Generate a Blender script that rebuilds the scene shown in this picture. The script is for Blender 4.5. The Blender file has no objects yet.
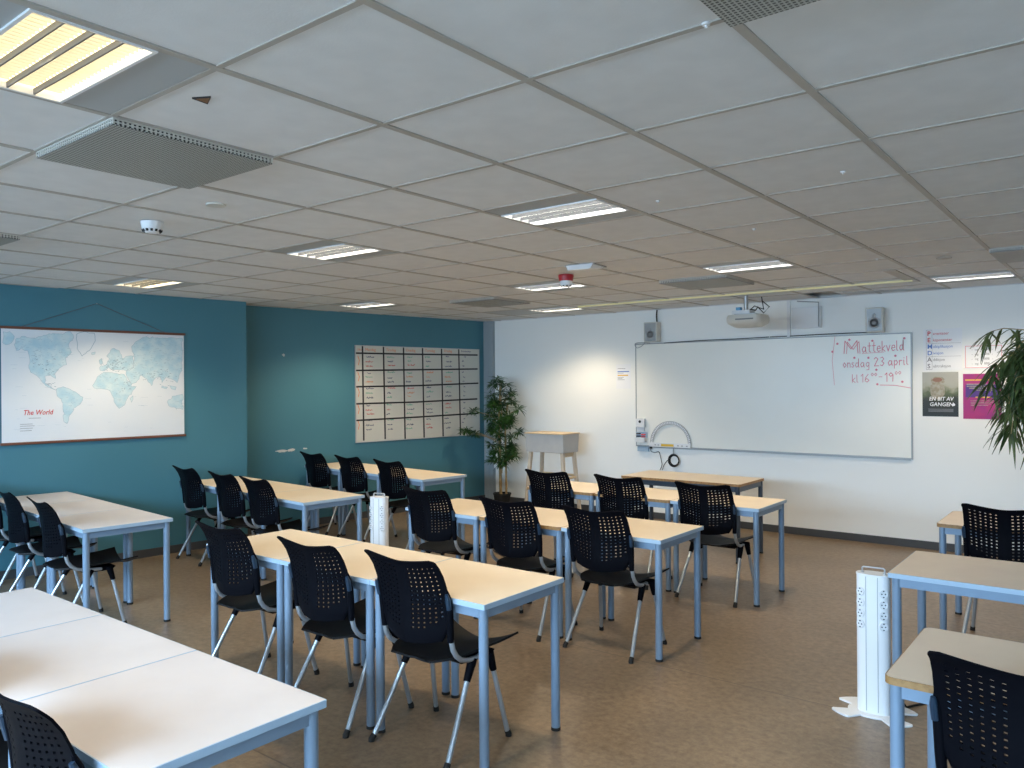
import bpy, bmesh, math, random
from mathutils import Vector, Matrix
random.seed(7)
scene = bpy.context.scene
COL = scene.collection
PI = math.pi
V = Vector

# ------------------------------------------------------------------ camera
F_PX, CAM_H = 787.5, 1.596
YAW, ROLL = math.radians(-38.32), math.radians(-0.402)
_f = V((math.sin(YAW), math.cos(YAW), 0)); _r = V((math.cos(YAW), -math.sin(YAW), 0)); _u = V((0, 0, 1))
_c, _s = math.cos(ROLL), math.sin(ROLL)
R_, U_ = _r*_c + _u*_s, _u*_c - _r*_s
cam_d = bpy.data.cameras.new('camera'); cam = bpy.data.objects.new('camera', cam_d); COL.objects.link(cam)
cam_d.sensor_width = 36; cam_d.lens = F_PX*36/1024; cam_d.clip_start = 0.05
m = Matrix((R_, U_, -_f)).transposed().to_4x4(); m.translation = V((0, 0, CAM_H)); cam.matrix_world = m
scene.camera = cam

def hit(px, py, origin, normal):
    """the point of a wall seen at a photograph pixel"""
    d = R_*((px-512)/F_PX) + U_*((384-py)/F_PX) + _f
    c = V((0, 0, CAM_H)); t = (V(origin)-c).dot(normal)/d.dot(normal)
    return c + d*t

# ------------------------------------------------------------------ materials
MAT = {}
def mat(name, col, rough=0.5, metal=0.0, emit=None, es=0.0, bump=None, mottle=None, coat=0.0, spec=None):
    if name in MAT: return MAT[name]
    mt = bpy.data.materials.new(name); mt.use_nodes = True
    nt = mt.node_tree; b = nt.nodes['Principled BSDF']
    b.inputs['Base Color'].default_value = (*col, 1); b.inputs['Roughness'].default_value = rough
    b.inputs['Metallic'].default_value = metal
    if spec is not None: b.inputs['Specular IOR Level'].default_value = spec
    if coat: b.inputs['Coat Weight'].default_value = coat; b.inputs['Coat Roughness'].default_value = 0.15
    if emit: b.inputs['Emission Color'].default_value = (*emit, 1); b.inputs['Emission Strength'].default_value = es
    tc = nt.nodes.new('ShaderNodeTexCoord')
    if mottle:
        # mottle = (scale, colour 2, detail, contrast low, contrast high)
        sc, c2, det, lo, hi = mottle
        n = nt.nodes.new('ShaderNodeTexNoise'); n.inputs['Scale'].default_value = sc; n.inputs['Detail'].default_value = det
        r = nt.nodes.new('ShaderNodeValToRGB'); r.color_ramp.elements[0].position = lo; r.color_ramp.elements[1].position = hi
        r.color_ramp.elements[0].color = (*col, 1); r.color_ramp.elements[1].color = (*c2, 1)
        nt.links.new(tc.outputs['Object'], n.inputs['Vector']); nt.links.new(n.outputs['Fac'], r.inputs['Fac'])
        nt.links.new(r.outputs['Color'], b.inputs['Base Color'])
    if bump:
        n = nt.nodes.new('ShaderNodeTexNoise'); n.inputs['Scale'].default_value = bump[0]; n.inputs['Detail'].default_value = 4
        bp = nt.nodes.new('ShaderNodeBump'); bp.inputs['Strength'].default_value = bump[1]; bp.inputs['Distance'].default_value = 0.002
        nt.links.new(tc.outputs['Object'], n.inputs['Vector']); nt.links.new(n.outputs['Fac'], bp.inputs['Height'])
        nt.links.new(bp.outputs['Normal'], b.inputs['Normal'])
    MAT[name] = mt; return mt

M_tile = mat('ceiling_tile', (.70, .71, .715), .9, mottle=(9, (.74, .75, .755), 6, .35, .65), bump=(160, .25))
M_grid = mat('ceiling_bar', (.42, .39, .35), .5)
M_teal = mat('teal_paint', (.055, .190, .250), .55, bump=(220, .12), mottle=(1.2, (.060, .200, .258), 3, .3, .7))
M_white = mat('white_paint', (.90, .905, .88), .6, bump=(200, .1))
M_base = mat('grey_skirting', (.06, .062, .066), .5)
M_strip = mat('grey_boxing', (.32, .36, .38), .5)
M_lam = mat('birch_laminate', (.74, .62, .46), .42, mottle=(5, (.78, .66, .50), 6, .35, .7))  # pale desk laminate with the warm lamplight put into its colour
M_lamw = mat('pale_laminate', (.60, .55, .53), .38, mottle=(5, (.64, .59, .57), 6, .35, .7))  # same laminate, cooler daylight of the window-side rows put into its colour
M_lamg = mat('beige_laminate', (.72, .60, .47), .38, mottle=(5, (.77, .65, .51), 6, .35, .7))
M_edge = mat('grey_edge_band', (.36, .48, .60), .4)
M_ply = mat('plywood_edge', (.36, .20, .075), .5, mottle=(40, (.26, .14, .05), 4, .4, .6))
M_leg = mat('silver_blue_paint', (.20, .28, .38), .38, .2)
M_dkleg = mat('dark_slate_paint', (.05, .07, .10), .4, .2)
M_chr = mat('silver_tube', (.42, .46, .50), .28, .6)
M_blk = mat('black_plastic', (.0030, .0034, .0055), .5, bump=(400, .06), spec=.04)
M_seat = mat('black_seat_plastic', (.005, .005, .006), .5, bump=(400, .06), spec=.2)
M_rub = mat('black_rubber', (.008, .008, .008), .7)
M_met = mat('grey_metal', (.36, .37, .37), .45, .5)
M_pwhite = mat('white_plastic', (.78, .79, .80), .4)
M_pbeige = mat('ivory_plastic', (.62, .60, .54), .4)
M_alu = mat('brushed_aluminium', (.55, .56, .57), .35, .7)
M_board = mat('whiteboard_enamel', (.88, .86, .79), .28, mottle=(2.0, (.91, .89, .82), 5, .3, .7))
M_paper = mat('white_paper', (.88, .89, .91), .7)
M_mapp = mat('map_paper', (.72, .76, .80), .45, mottle=(2.2, (.77, .79, .80), 4, .35, .65))
M_mapl = mat('map_land_blue', (.44, .64, .72), .5, mottle=(14, (.62, .74, .77), 5, .35, .65))
M_mapd = mat('map_ink', (.16, .26, .34), .6)
M_rod = mat('brown_wood_rod', (.16, .06, .035), .45)
M_red = mat('red_ink', (.62, .05, .06), .6)
M_red2 = mat('pink_red_marker', (.80, .26, .30), .6)
M_tape = mat('black_tape', (.012, .012, .014), .5)
M_org = mat('orange_marker', (.75, .25, .10), .6)
M_grn = mat('green_marker', (.10, .42, .28), .6)
M_ink = mat('dark_blue_marker', (.05, .07, .16), .6)
M_blu = mat('blue_print', (.12, .24, .60), .6)
M_gry = mat('grey_print', (.28, .28, .30), .6)
M_wood = mat('pale_pine', (.72, .55, .34), .5, mottle=(7, (.62, .46, .28), 6, .4, .7))
M_woodl = mat('pale_pine_legs', (.66, .56, .44), .5, mottle=(7, (.58, .48, .36), 6, .4, .7))
M_woodw = mat('whitewashed_pine', (.52, .50, .48), .55, mottle=(6, (.58, .56, .53), 5, .4, .7))
M_cane = mat('bamboo_cane', (.42, .28, .12), .5, mottle=(12, (.30, .20, .08), 3, .4, .6))
M_leaf = mat('bamboo_leaf', (.016, .055, .012), .45, mottle=(5, (.06, .16, .025), 3, .4, .75))
M_leaf2 = mat('olive_leaf', (.040, .070, .018), .4, mottle=(6, (.20, .23, .07), 3, .45, .75))
M_yel = mat('yellow_sticker', (.80, .50, .05), .5)
M_cream = mat('cream_slot', (.92, .86, .50), .5)  # brightness of the lit ceiling edge put into the colour
M_dark = mat('dark_void', (.02, .018, .018), .8)
M_brown = mat('broken_tile_core', (.22, .11, .05), .9)
M_wred = mat('alarm_red', (.42, .02, .03), .35)

def floor_mat():
    mt = bpy.data.materials.new('linoleum'); mt.use_nodes = True; nt = mt.node_tree; b = nt.nodes['Principled BSDF']
    tc = nt.nodes.new('ShaderNodeTexCoord'); L = nt.links.new
    n1 = nt.nodes.new('ShaderNodeTexNoise'); n1.inputs['Scale'].default_value = 26; n1.inputs['Detail'].default_value = 8; n1.inputs['Roughness'].default_value = .7
    n2 = nt.nodes.new('ShaderNodeTexNoise'); n2.inputs['Scale'].default_value = 2.3; n2.inputs['Detail'].default_value = 4
    r1 = nt.nodes.new('ShaderNodeValToRGB'); r1.color_ramp.elements[0].position = .32; r1.color_ramp.elements[1].position = .70
    r1.color_ramp.elements[0].color = (.150, .102, .062, 1); r1.color_ramp.elements[1].color = (.29, .215, .138, 1)
    mx = nt.nodes.new('ShaderNodeMix'); mx.data_type = 'RGBA'; mx.blend_type = 'MULTIPLY'; mx.inputs[0].default_value = .5
    r2 = nt.nodes.new('ShaderNodeValToRGB'); r2.color_ramp.elements[0].color = (.72, .72, .72, 1); r2.color_ramp.elements[1].color = (1.15, 1.12, 1.08, 1)
    r2.color_ramp.elements[0].position = .3; r2.color_ramp.elements[1].position = .7
    L(tc.outputs['Object'], n1.inputs['Vector']); L(tc.outputs['Object'], n2.inputs['Vector'])
    L(n1.outputs['Fac'], r1.inputs['Fac']); L(n2.outputs['Fac'], r2.inputs['Fac'])
    L(r1.outputs['Color'], mx.inputs[6]); L(r2.outputs['Color'], mx.inputs[7])
    # welded sheet seams every two metres
    sp = nt.nodes.new('ShaderNodeSeparateXYZ'); L(tc.outputs['Object'], sp.inputs[0])
    md = nt.nodes.new('ShaderNodeMath'); md.operation = 'PINGPONG'; md.inputs[1].default_value = 1.0; L(sp.outputs['Y'], md.inputs[0])
    lt = nt.nodes.new('ShaderNodeMath'); lt.operation = 'LESS_THAN'; lt.inputs[1].default_value = .004; L(md.outputs[0], lt.inputs[0])
    mx2 = nt.nodes.new('ShaderNodeMix'); mx2.data_type = 'RGBA'; mx2.inputs[7].default_value = (.12, .09, .06, 1)
    L(lt.outputs[0], mx2.inputs[0]); L(mx.outputs[2], mx2.inputs[6]); L(mx2.outputs[2], b.inputs['Base Color'])
    b.inputs['Roughness'].default_value = .36
    bp = nt.nodes.new('ShaderNodeBump'); bp.inputs['Strength'].default_value = .12; bp.inputs['Distance'].default_value = .001
    L(n1.outputs['Fac'], bp.inputs['Height']); L(bp.outputs['Normal'], b.inputs['Normal'])
    return mt
M_floor = floor_mat()

def perf_mat():
    """painted sheet metal punched with rows of small holes"""
    mt = bpy.data.materials.new('perforated_sheet'); mt.use_nodes = True; nt = mt.node_tree; b = nt.nodes['Principled BSDF']
    L = nt.links.new; tc = nt.nodes.new('ShaderNodeTexCoord'); sp = nt.nodes.new('ShaderNodeSeparateXYZ'); L(tc.outputs['Object'], sp.inputs[0])
    fac = []
    for ax in ('X', 'Y'):
        p = nt.nodes.new('ShaderNodeMath'); p.operation = 'PINGPONG'; p.inputs[1].default_value = .006; L(sp.outputs[ax], p.inputs[0])
        q = nt.nodes.new('ShaderNodeMath'); q.operation = 'GREATER_THAN'; q.inputs[1].default_value = .0024; L(p.outputs[0], q.inputs[0]); fac.append(q)
    mu = nt.nodes.new('ShaderNodeMath'); mu.operation = 'MULTIPLY'; L(fac[0].outputs[0], mu.inputs[0]); L(fac[1].outputs[0], mu.inputs[1])
    mx = nt.nodes.new('ShaderNodeMix'); mx.data_type = 'RGBA'; L(mu.outputs[0], mx.inputs[0])
    mx.inputs[6].default_value = (.40, .41, .38, 1); mx.inputs[7].default_value = (.07, .07, .065, 1)
    L(mx.outputs[2], b.inputs['Base Color']); b.inputs['Roughness'].default_value = .5
    return mt
M_perf = perf_mat()

# ------------------------------------------------------------------ mesh builder
class MB:
    def __init__(s): s.bm = bmesh.new()
    def box(s, x0, x1, y0, y1, z0, z1):
        vs = [s.bm.verts.new(c) for c in ((x0,y0,z0),(x1,y0,z0),(x1,y1,z0),(x0,y1,z0),(x0,y0,z1),(x1,y0,z1),(x1,y1,z1),(x0,y1,z1))]
        for f in ((0,3,2,1),(4,5,6,7),(0,1,5,4),(1,2,6,5),(2,3,7,6),(3,0,4,7)): s.bm.faces.new([vs[i] for i in f])
        return s
    def poly(s, pts):
        vs = [s.bm.verts.new(p) for p in pts]
        try: s.bm.faces.new(vs)
        except ValueError: pass
        return s
    def prism(s, pts, z0, z1):
        """outline in xy extruded in z"""
        a = [s.bm.verts.new((p[0], p[1], z0)) for p in pts]; b = [s.bm.verts.new((p[0], p[1], z1)) for p in pts]
        s.bm.faces.new(a[::-1]); s.bm.faces.new(b)
        for i in range(len(pts)):
            j = (i+1) % len(pts); s.bm.faces.new((a[i], a[j], b[j], b[i]))
        return s
    def loft(s, rings, cap=True, closed=True):
        vr = [[s.bm.verts.new(p) for p in r] for r in rings]
        n = len(vr[0])
        for a, b in zip(vr, vr[1:]):
            for i in range(n if closed else n-1):
                j = (i+1) % n; s.bm.faces.new((a[i], a[j], b[j], b[i]))
        if cap and closed: s.bm.faces.new(vr[0][::-1]); s.bm.faces.new(vr[-1])
        return s
    def tube(s, pts, r, n=12, cap=True, flat=1.0):
        pts = [V(p) for p in pts]; rings = []
        rs = r if isinstance(r, (list, tuple)) else [r]*len(pts)
        t0 = (pts[1]-pts[0]).normalized(); up = V((0,0,1)) if abs(t0.z) < .9 else V((1,0,0))
        a = t0.cross(up).normalized()
        for i, p in enumerate(pts):
            t = (pts[min(i+1, len(pts)-1)] - pts[max(i-1, 0)]).normalized()
            a = (a - t*a.dot(t)).normalized(); b = t.cross(a)
            rings.append([p + (a*math.cos(2*PI*k/n) + b*math.sin(2*PI*k/n)*flat)*rs[i] for k in range(n)])
        return s.loft(rings, cap)
    def cyl(s, x, y, z0, z1, r, n=20, r2=None):
        r2 = r if r2 is None else r2
        return s.loft([[(x+rr*math.cos(2*PI*k/n), y+rr*math.sin(2*PI*k/n), z) for k in range(n)] for z, rr in ((z0, r), (z1, r2))])
    def lathe(s, prof, n=24, x=0, y=0):
        return s.loft([[(x+r*math.cos(2*PI*k/n), y+r*math.sin(2*PI*k/n), z) for k in range(n)] for r, z in prof])
    def build(s, name, mt, parent=None, smooth=False, bevel=0, mtx=None, angle=40):
        bmesh.ops.recalc_face_normals(s.bm, faces=s.bm.faces)
        me = bpy.data.meshes.new(name); s.bm.to_mesh(me); s.bm.free()
        if mtx is not None: me.transform(mtx)
        me.materials.append(mt)
        if smooth:
            me.shade_smooth() if hasattr(me, 'shade_smooth') else None
            me.set_sharp_from_angle(angle=math.radians(angle))
        o = bpy.data.objects.new(name, me); COL.objects.link(o)
        if parent: o.parent = parent
        if bevel:
            md = o.modifiers.new('bevel', 'BEVEL'); md.width = bevel; md.segments = 2; md.limit_method = 'ANGLE'
        return o

def tag(o, label=None, cat=None, group=None, kind=None):
    if label: o['label'] = label
    if cat: o['category'] = cat
    if group: o['group'] = group
    if kind: o['kind'] = kind
    return o
def thing(name, label, cat, loc=(0,0,0), rz=0, group=None, mtx=None):
    o = bpy.data.objects.new(name, None); COL.objects.link(o); o.empty_display_size = .1
    if mtx is not None: o.matrix_world = mtx
    else: o.location = loc; o.rotation_euler = (0, 0, rz)
    return tag(o, label, cat, group)
def struct(name, mb, mt, **k):
    o = mb.build(name, mt, **k)
    if not k.get('parent'): o['kind'] = 'structure'
    return o
KIDS = {}
def children(o):
    return [c for c in COL.objects if c.parent == o]
def dup(root, loc, rz, label, group=None):
    if root.name not in KIDS: KIDS[root.name] = [(c, children(c)) for c in children(root)]
    r = root.copy(); COL.objects.link(r); r.location = loc; r.rotation_euler = (0, 0, rz); r['label'] = label
    if group: r['group'] = group
    for ch, gs in KIDS[root.name]:
        c = ch.copy(); COL.objects.link(c); c.parent = r
        for g in gs:
            d = g.copy(); COL.objects.link(d); d.parent = c
    return r
def frame(origin, right, up=(0,0,1)):
    r = V(right).normalized(); u = V(up).normalized(); n = r.cross(u)
    mm = Matrix((r, u, n)).transposed().to_4x4(); mm.translation = V(origin); return mm
def text(s, size, x, y, mt, parent, name='lettering', z=.0015, align='LEFT', shear=0, ext=.0004, bold=0, ypos='BOTTOM_BASELINE', sx=1):
    c = bpy.data.curves.new(name, 'FONT'); c.body = s; c.size = size; c.align_x = align; c.shear = shear; c.extrude = ext; c.offset = bold
    c.resolution_u = 2
    t = bpy.data.objects.new('tmp', c); COL.objects.link(t)
    dg = bpy.context.evaluated_depsgraph_get(); me = bpy.data.meshes.new_from_object(t.evaluated_get(dg))
    bpy.data.objects.remove(t); bpy.data.curves.remove(c)
    me.transform(Matrix.Translation((x, y, z)) @ Matrix.Diagonal((sx, 1, 1, 1)))
    me.materials.clear(); me.materials.append(mt)
    o = bpy.data.objects.new(name, me); COL.objects.link(o); o.parent = parent
    return o
# handwriting: pen strokes in a 1-high box
G = {
 'M': ([(0,0),(.05,1),(.35,.35),(.65,1),(.7,0)],), 'a': ([(.45,.5),(.2,.55),(.02,.3),(.15,0),(.4,.15),(.45,.5),(.47,.05),(.55,0)],),
 't': ([(.2,.95),(.18,.1),(.35,0)], [(0,.62),(.4,.62)]), 'e': ([(.03,.28),(.42,.32),(.35,.55),(.12,.52),(.02,.22),(.18,0),(.42,.1)],),
 'k': ([(.05,1),(.05,0)], [(.4,.55),(.06,.25),(.42,0)]), 'v': ([(0,.55),(.2,0),(.42,.58)],), 'l': ([(.05,.95),(.06,.1),(.2,0)],),
 'd': ([(.42,.5),(.15,.5),(.02,.22),(.18,0),(.4,.15),(.46,1),(.46,.05),(.55,0)],), 'o': ([(.2,.55),(.03,.3),(.2,0),(.42,.25),(.22,.55)],),
 'n': ([(.04,.55),(.06,0)], [(.06,.4),(.25,.55),(.38,.4),(.4,0)]), 's': ([(.35,.5),(.15,.55),(.08,.38),(.33,.2),(.2,0),(.02,.08)],),
 'g': ([(.42,.5),(.18,.55),(.03,.3),(.18,.05),(.4,.2),(.42,.5),(.4,-.3),(.1,-.32)],), '2': ([(.02,.8),(.2,1),(.42,.8),(.05,0),(.5,.02)],),
 '3': ([(.05,.9),(.25,1),(.4,.78),(.18,.52),(.42,.3),(.22,0),(.02,.1)],), 'p': ([(.04,.55),(.05,-.35)], [(.05,.45),(.28,.55),(.42,.3),(.22,.02),(.05,.1)]),
 'r': ([(.04,.55),(.06,0)], [(.06,.38),(.2,.55),(.35,.5)]), 'i': ([(.05,.55),(.07,.05),(.18,0)], [(.06,.78),(.08,.82)]), '1': ([(.0,.75),(.18,1),(.18,0)],),
 '6': ([(.35,.98),(.08,.5),(.05,.15),(.25,0),(.42,.22),(.2,.45),(.06,.25)],), '9': ([(.4,.75),(.2,.98),(.03,.75),(.2,.55),(.4,.75),(.38,0)],),
 '0': ([(.2,1),(.02,.5),(.2,0),(.42,.5),(.2,1)],), '-': ([(0,.45),(.35,.45)],), '*': ([(.2,.7),(.2,.3)], [(.02,.6),(.38,.4)], [(.38,.6),(.02,.4)]),
}
def stroke(mb, pts, w, z=.001):
    P = [V((p[0], p[1])) for p in pts]
    for a, b in zip(P, P[1:]):
        d = b-a
        if d.length < 1e-6: continue
        d.normalize(); n = V((-d.y, d.x))*w/2; a2, b2 = a-d*w*.3, b+d*w*.3
        mb.poly([(a2.x+n.x,a2.y+n.y,z),(a2.x-n.x,a2.y-n.y,z),(b2.x-n.x,b2.y-n.y,z),(b2.x+n.x,b2.y+n.y,z)])
def write(mb, s, x, y, h, w, adv=.62, slope=0, sx=1):
    for ch in s:
        if ch in G:
            for st in G[ch]:
                stroke(mb, [(x+p[0]*h*sx, y+p[1]*h+(x)*0) for p in st], w, .001+random.random()*.0004)
            x += h*sx*(max(p[0] for st in G[ch] for p in st)+.16)
        else: x += h*.4*sx
        y += slope*h*.5
    return x

# ------------------------------------------------------------------ room shell
CE = 2.455; YB = 8.314; YR = -1.6; XR = 1.9
def wall_x_outer(y): return -7.375 + (y-2.494)*.0993
def wall_x_inner(y): return -7.44 + (y-5.0)*.1267
OY = 4.66
mb = MB(); mb.box(-8.4, XR+.2, YR-.2, YB+.2, -.12, 0); struct('floor', mb, M_floor)
# outer left wall (projecting) and the wall of the recess behind it
mb = MB(); xo0, xo1 = wall_x_outer(YR), wall_x_outer(OY)
mb.prism([(xo0, YR), (xo1, OY), (wall_x_inner(OY)-.02, OY+.0), (xo0-.5, YR)], 0, 2.75); wl = struct('wall_left', mb, M_teal)
mb = MB(); mb.prism([(wall_x_inner(OY-.05), OY-.05), (wall_x_inner(YB+.1), YB+.1), (wall_x_inner(YB+.1)-.3, YB+.1), (wall_x_inner(OY)-.3, OY-.05)], 0, 2.75)
wr = struct('wall_left_recess', mb, M_teal)
mb = MB(); mb.box(-8.0, XR+.2, YB, YB+.2, 0, 2.75); struct('wall_back', mb, M_white)
mb = MB(); mb.box(XR, XR+.2, YR, YB, 0, 2.75); struct('wall_right', mb, M_white)
# rear wall with the window openings the daylight comes through
WX = [(-7.2, -5.3), (-5.0, -3.1), (-2.8, -.9), (-.6, 1.3)]; WZ0, WZ1 = .85, 2.25
mb = MB(); mb.box(-8.4, XR+.2, YR-.2, YR, 0, WZ0); mb.box(-8.4, XR+.2, YR-.2, YR, WZ1, 2.75)
xs = [-8.4] + [v for w in WX for v in w] + [XR+.2]
for i in range(0, len(xs), 2): mb.box(xs[i], xs[i+1], YR-.2, YR, WZ0, WZ1)
struct('wall_rear', mb, M_white)
glass = bpy.data.materials.new('window_glass'); glass.use_nodes = True; nt = glass.node_tree
nt.nodes.remove(nt.nodes['Principled BSDF']); tr = nt.nodes.new('ShaderNodeBsdfTransparent'); gl = nt.nodes.new('ShaderNodeBsdfGlossy'); gl.inputs['Roughness'].default_value = .02
mxs = nt.nodes.new('ShaderNodeMixShader'); mxs.inputs[0].default_value = .06; nt.links.new(tr.outputs[0], mxs.inputs[1]); nt.links.new(gl.outputs[0], mxs.inputs[2])
nt.links.new(mxs.outputs[0], nt.nodes['Material Output'].inputs[0])
for i, (a, b) in enumerate(WX):
    mb = MB(); t = .06
    for x0, x1, z0, z1 in ((a, b, WZ0, WZ0+t), (a, b, WZ1-t, WZ1), (a, a+t, WZ0+t, WZ1-t), (b-t, b, WZ0+t, WZ1-t), ((a+b)/2-t/2, (a+b)/2+t/2, WZ0+t, WZ1-t)):
        mb.box(x0, x1, YR-.12, YR-.06, z0, z1)
    w = struct('window_%d' % (i+1), mb, M_pwhite)
    mb = MB()
    for x0, x1 in ((a+t, (a+b)/2-t/2), ((a+b)/2+t/2, b-t)): mb.box(x0, x1, YR-.094, YR-.088, WZ0+t, WZ1-t)
    mb.build('pane', glass, w)

def basebd(name, pts, h=.075, th=.012):
    mb = MB()
    for (x0, y0), (x1, y1) in zip(pts, pts[1:]):
        d = V((x1-x0, y1-y0)).normalized(); n = V((d.y, -d.x))*th
        mb.prism([(x0, y0), (x1, y1), (x1+n.x, y1+n.y), (x0+n.x, y0+n.y)], 0, h)
    struct(name, mb, M_base)
basebd('baseboard_left', [(xo0, YR), (xo1, OY), (wall_x_inner(OY)+.02, OY+.012)])
basebd('baseboard_left_recess', [(wall_x_inner(OY), OY), (wall_x_inner(YB), YB)])
basebd('baseboard_back', [(wall_x_inner(YB), YB), (XR, YB)])
basebd('baseboard_right', [(XR, YB), (XR, YR)])
# grey vertical boxing in the far corner and the white trunking beside it
mb = MB(); mb.box(-7.03, -6.865, YB-.05, YB, 0, CE); mb.box(-6.955, -6.94, YB-.053, YB-.05, 0, CE); struct('trim_1', mb, M_strip)
mb = MB(); mb.box(-6.865, -6.80, YB-.04, YB, .45, .98)
t1 = mb.build('cable_trunking', M_pwhite, bevel=.004); tag(t1, 'short white vertical cable trunking in the far corner behind the bamboo', 'trunking')
mb = MB(); mb.box(-6.855, -6.81, YB-.046, YB-.04, .52, .62); mb.box(-6.855, -6.81, YB-.046, YB-.04, .80, .90); mb.build('socket', M_pbeige, t1)

# ------------------------------------------------------------------ ceiling grid
GX0, GY0, S = -.745, 1.18, .6
lights = [(-3, -1, 'near'), (-3, 3, 'mid'), (-6, 3, 'left'), (-10, 3, 'far left'), (-3, 7, ''), (-6, 7, ''), (-10, 7, ''), (-1, 10, ''), (-8, 10, '')]
vents = [(-4, 0), (-8, 0), (0, 0), (-4, 8), (-8, 8), (0, 8)]
skip = {(a, b) for a, b, _ in lights} | set(vents) | {(-9, 10)}
mb = MB(); hole = (-3, 11)
for i in range(-14, 6):
    for j in range(-6, 13):
        x0, y0 = GX0+i*S, GY0+j*S
        if (i, j) in skip: continue
        x1, y1 = min(x0+S, XR), min(y0+S, YB); x0c, y0c = max(x0, -8.4), max(y0, YR)
        if x1 <= x0c or y1 <= y0c: continue
        g = .0045
        if (i, j) == hole: x0c += .27
        mb.box(x0c+g, x1-g, y0c+g, y1-g, CE+.004, CE+.02)
struct('ceiling', mb, M_tile, bevel=0)
mb = MB()
for i in range(-13, 6):
    x = GX0+i*S; mb.box(x-.013, x+.013, YR, YB, CE-.0005, CE+.004)
for j in range(-5, 13):
    y = GY0+j*S
    if y < YB: mb.box(-8.4, XR, y-.0095, y+.0095, CE, CE+.0042)
struct('trim_2', mb, M_grid)
mb = MB(); mb.box(-8.4, XR+.2, YR-.2, YB+.2, 2.70, 2.78); struct('ceiling_slab', mb, M_dark)
mb = MB()
mb.box(wall_x_inner(YB), XR, YB-.018, YB, CE-.002, CE+.004); struct('trim_3', mb, M_tile)

def ceil_light(i, j, label, col, es):
    x, y = GX0+i*S, GY0+j*S
    t = thing('ceiling_light', label, 'ceiling light', (x, y, CE), 0, 'louvred ceiling lights')
    g = .012; ax0, ax1, ay0, ay1 = .022, .578, .155, .435
    MB().box(g, S-g, g, ay0-.008, .002, .012).build('infill_panel', M_met2, t); MB().box(g, S-g, ay1+.008, S-g, .002, .012).build('infill_panel', M_met2, t)
    mb = MB()
    mb.box(ax0-.01, ax1+.01, ay0-.01, ay0, -.004, .07); mb.box(ax0-.01, ax1+.01, ay1, ay1+.01, -.004, .07)
    mb.box(ax0-.01, ax0, ay0, ay1, -.004, .07); mb.box(ax1, ax1+.01, ay0, ay1, -.004, .07); mb.box(ax0-.01, ax1+.01, ay0-.01, ay1+.01, .07, .075)
    mb.build('housing', M_pwhite, t)
    em = mat('lamp_glow_%s_%d' % (('%.2f' % col[2]).replace('.', '_'), es*10), (.9, .9, .9), .5, emit=col, es=es)
    mb = MB(); w = (ay1-ay0)/4
    for k in range(4):
        yc = ay0+w*(k+.5)
        mb.tube([(ax0+.005, yc, .048), (ax1-.005, yc, .048)], .019, 10)
    mb.build('lamp_tube', em, t, smooth=True)
    mb = MB()
    for k in range(4):
        y0 = ay0+w*k
        mb.poly([(ax0, y0, .004), (ax1, y0, .004), (ax1, y0+.012, .064), (ax0, y0+.012, .064)]); mb.poly([(ax0, y0+w, .004), (ax1, y0+w, .004), (ax1, y0+w-.012, .064), (ax0, y0+w-.012, .064)])
        mb.poly([(ax0, y0+.012, .064), (ax1, y0+.012, .064), (ax1, y0+w-.012, .064), (ax0, y0+w-.012, .064)])
    mb.build('reflector', em2(col, es*.42), t)
    mb = MB()
    for k in range(1, 4): mb.box(ax0, ax1, ay0+w*k-.0022, ay0+w*k+.0022, -.002, .03)
    mb.build('long_divider', M_div, t)
    mb = MB(); n = 24
    for k in range(1, n):
        xx = ax0+(ax1-ax0)*k/n; mb.box(xx-.0010, xx+.0010, ay0, ay1, .014, .024)
    mb.build('cross_louvre', M_louv, t)
    sd = bpy.data.lights.new('lamp_output', 'SPOT'); sd.energy = LAMP_W; sd.color = (1.0, .80, .54); sd.spot_size = math.radians(132); sd.spot_blend = .55; sd.shadow_soft_size = .09
    so = bpy.data.objects.new('lamp_output', sd); COL.objects.link(so); so.parent = t; so.location = (S/2, S/2-.005, -.002)
M_met2 = mat('grey_infill_steel', (.40, .42, .43), .5)
M_louv = mat('satin_louvre', (.45, .45, .42), .4); M_div = mat('divider_steel', (.10, .11, .12), .5)
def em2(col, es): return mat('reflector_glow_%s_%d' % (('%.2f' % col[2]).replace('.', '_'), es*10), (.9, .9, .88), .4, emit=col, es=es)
WARM, NEUT, COOL = (1, .78, .45), (1, .89, .74), (1, .94, .86)
LAMP_W = 44
ES = 4.3
ceil_light(-3, -1, 'warm glowing louvred light at the near left corner of the ceiling', WARM, 2.3)
ceil_light(-3, 3, 'lit louvred light in the middle of the ceiling, nearest white one', COOL, ES)
ceil_light(-6, 3, 'lit louvred light left of the middle light, beyond the dome smoke detector', NEUT, ES)
ceil_light(-10, 3, 'lit louvred light above the world map by the teal wall', WARM, ES*.8)
ceil_light(-3, 7, 'lit louvred light beside the flat grey diffuser in front of the projector', COOL, ES)
ceil_light(-6, 7, 'lit louvred light directly behind the red and white alarm', COOL, ES)
ceil_light(-10, 7, 'lit louvred light above the writing-covered board with taped grid', NEUT, ES)
ceil_light(-1, 10, 'lit louvred light at the right by the white wall above the posters', COOL, ES)
ceil_light(-8, 10, 'lit louvred light nearest the far left corner by the white wall', NEUT, ES)
mb = MB(); x, y = GX0-9*S, GY0+10*S; mb.box(x+.012, x+S-.012, y+.012, y+S-.012, CE+.002, CE+.012)
tag(mb.build('ceiling_panel', M_met2), 'plain grey steel ceiling panel near the far left corner', 'ceiling panel')

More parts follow.
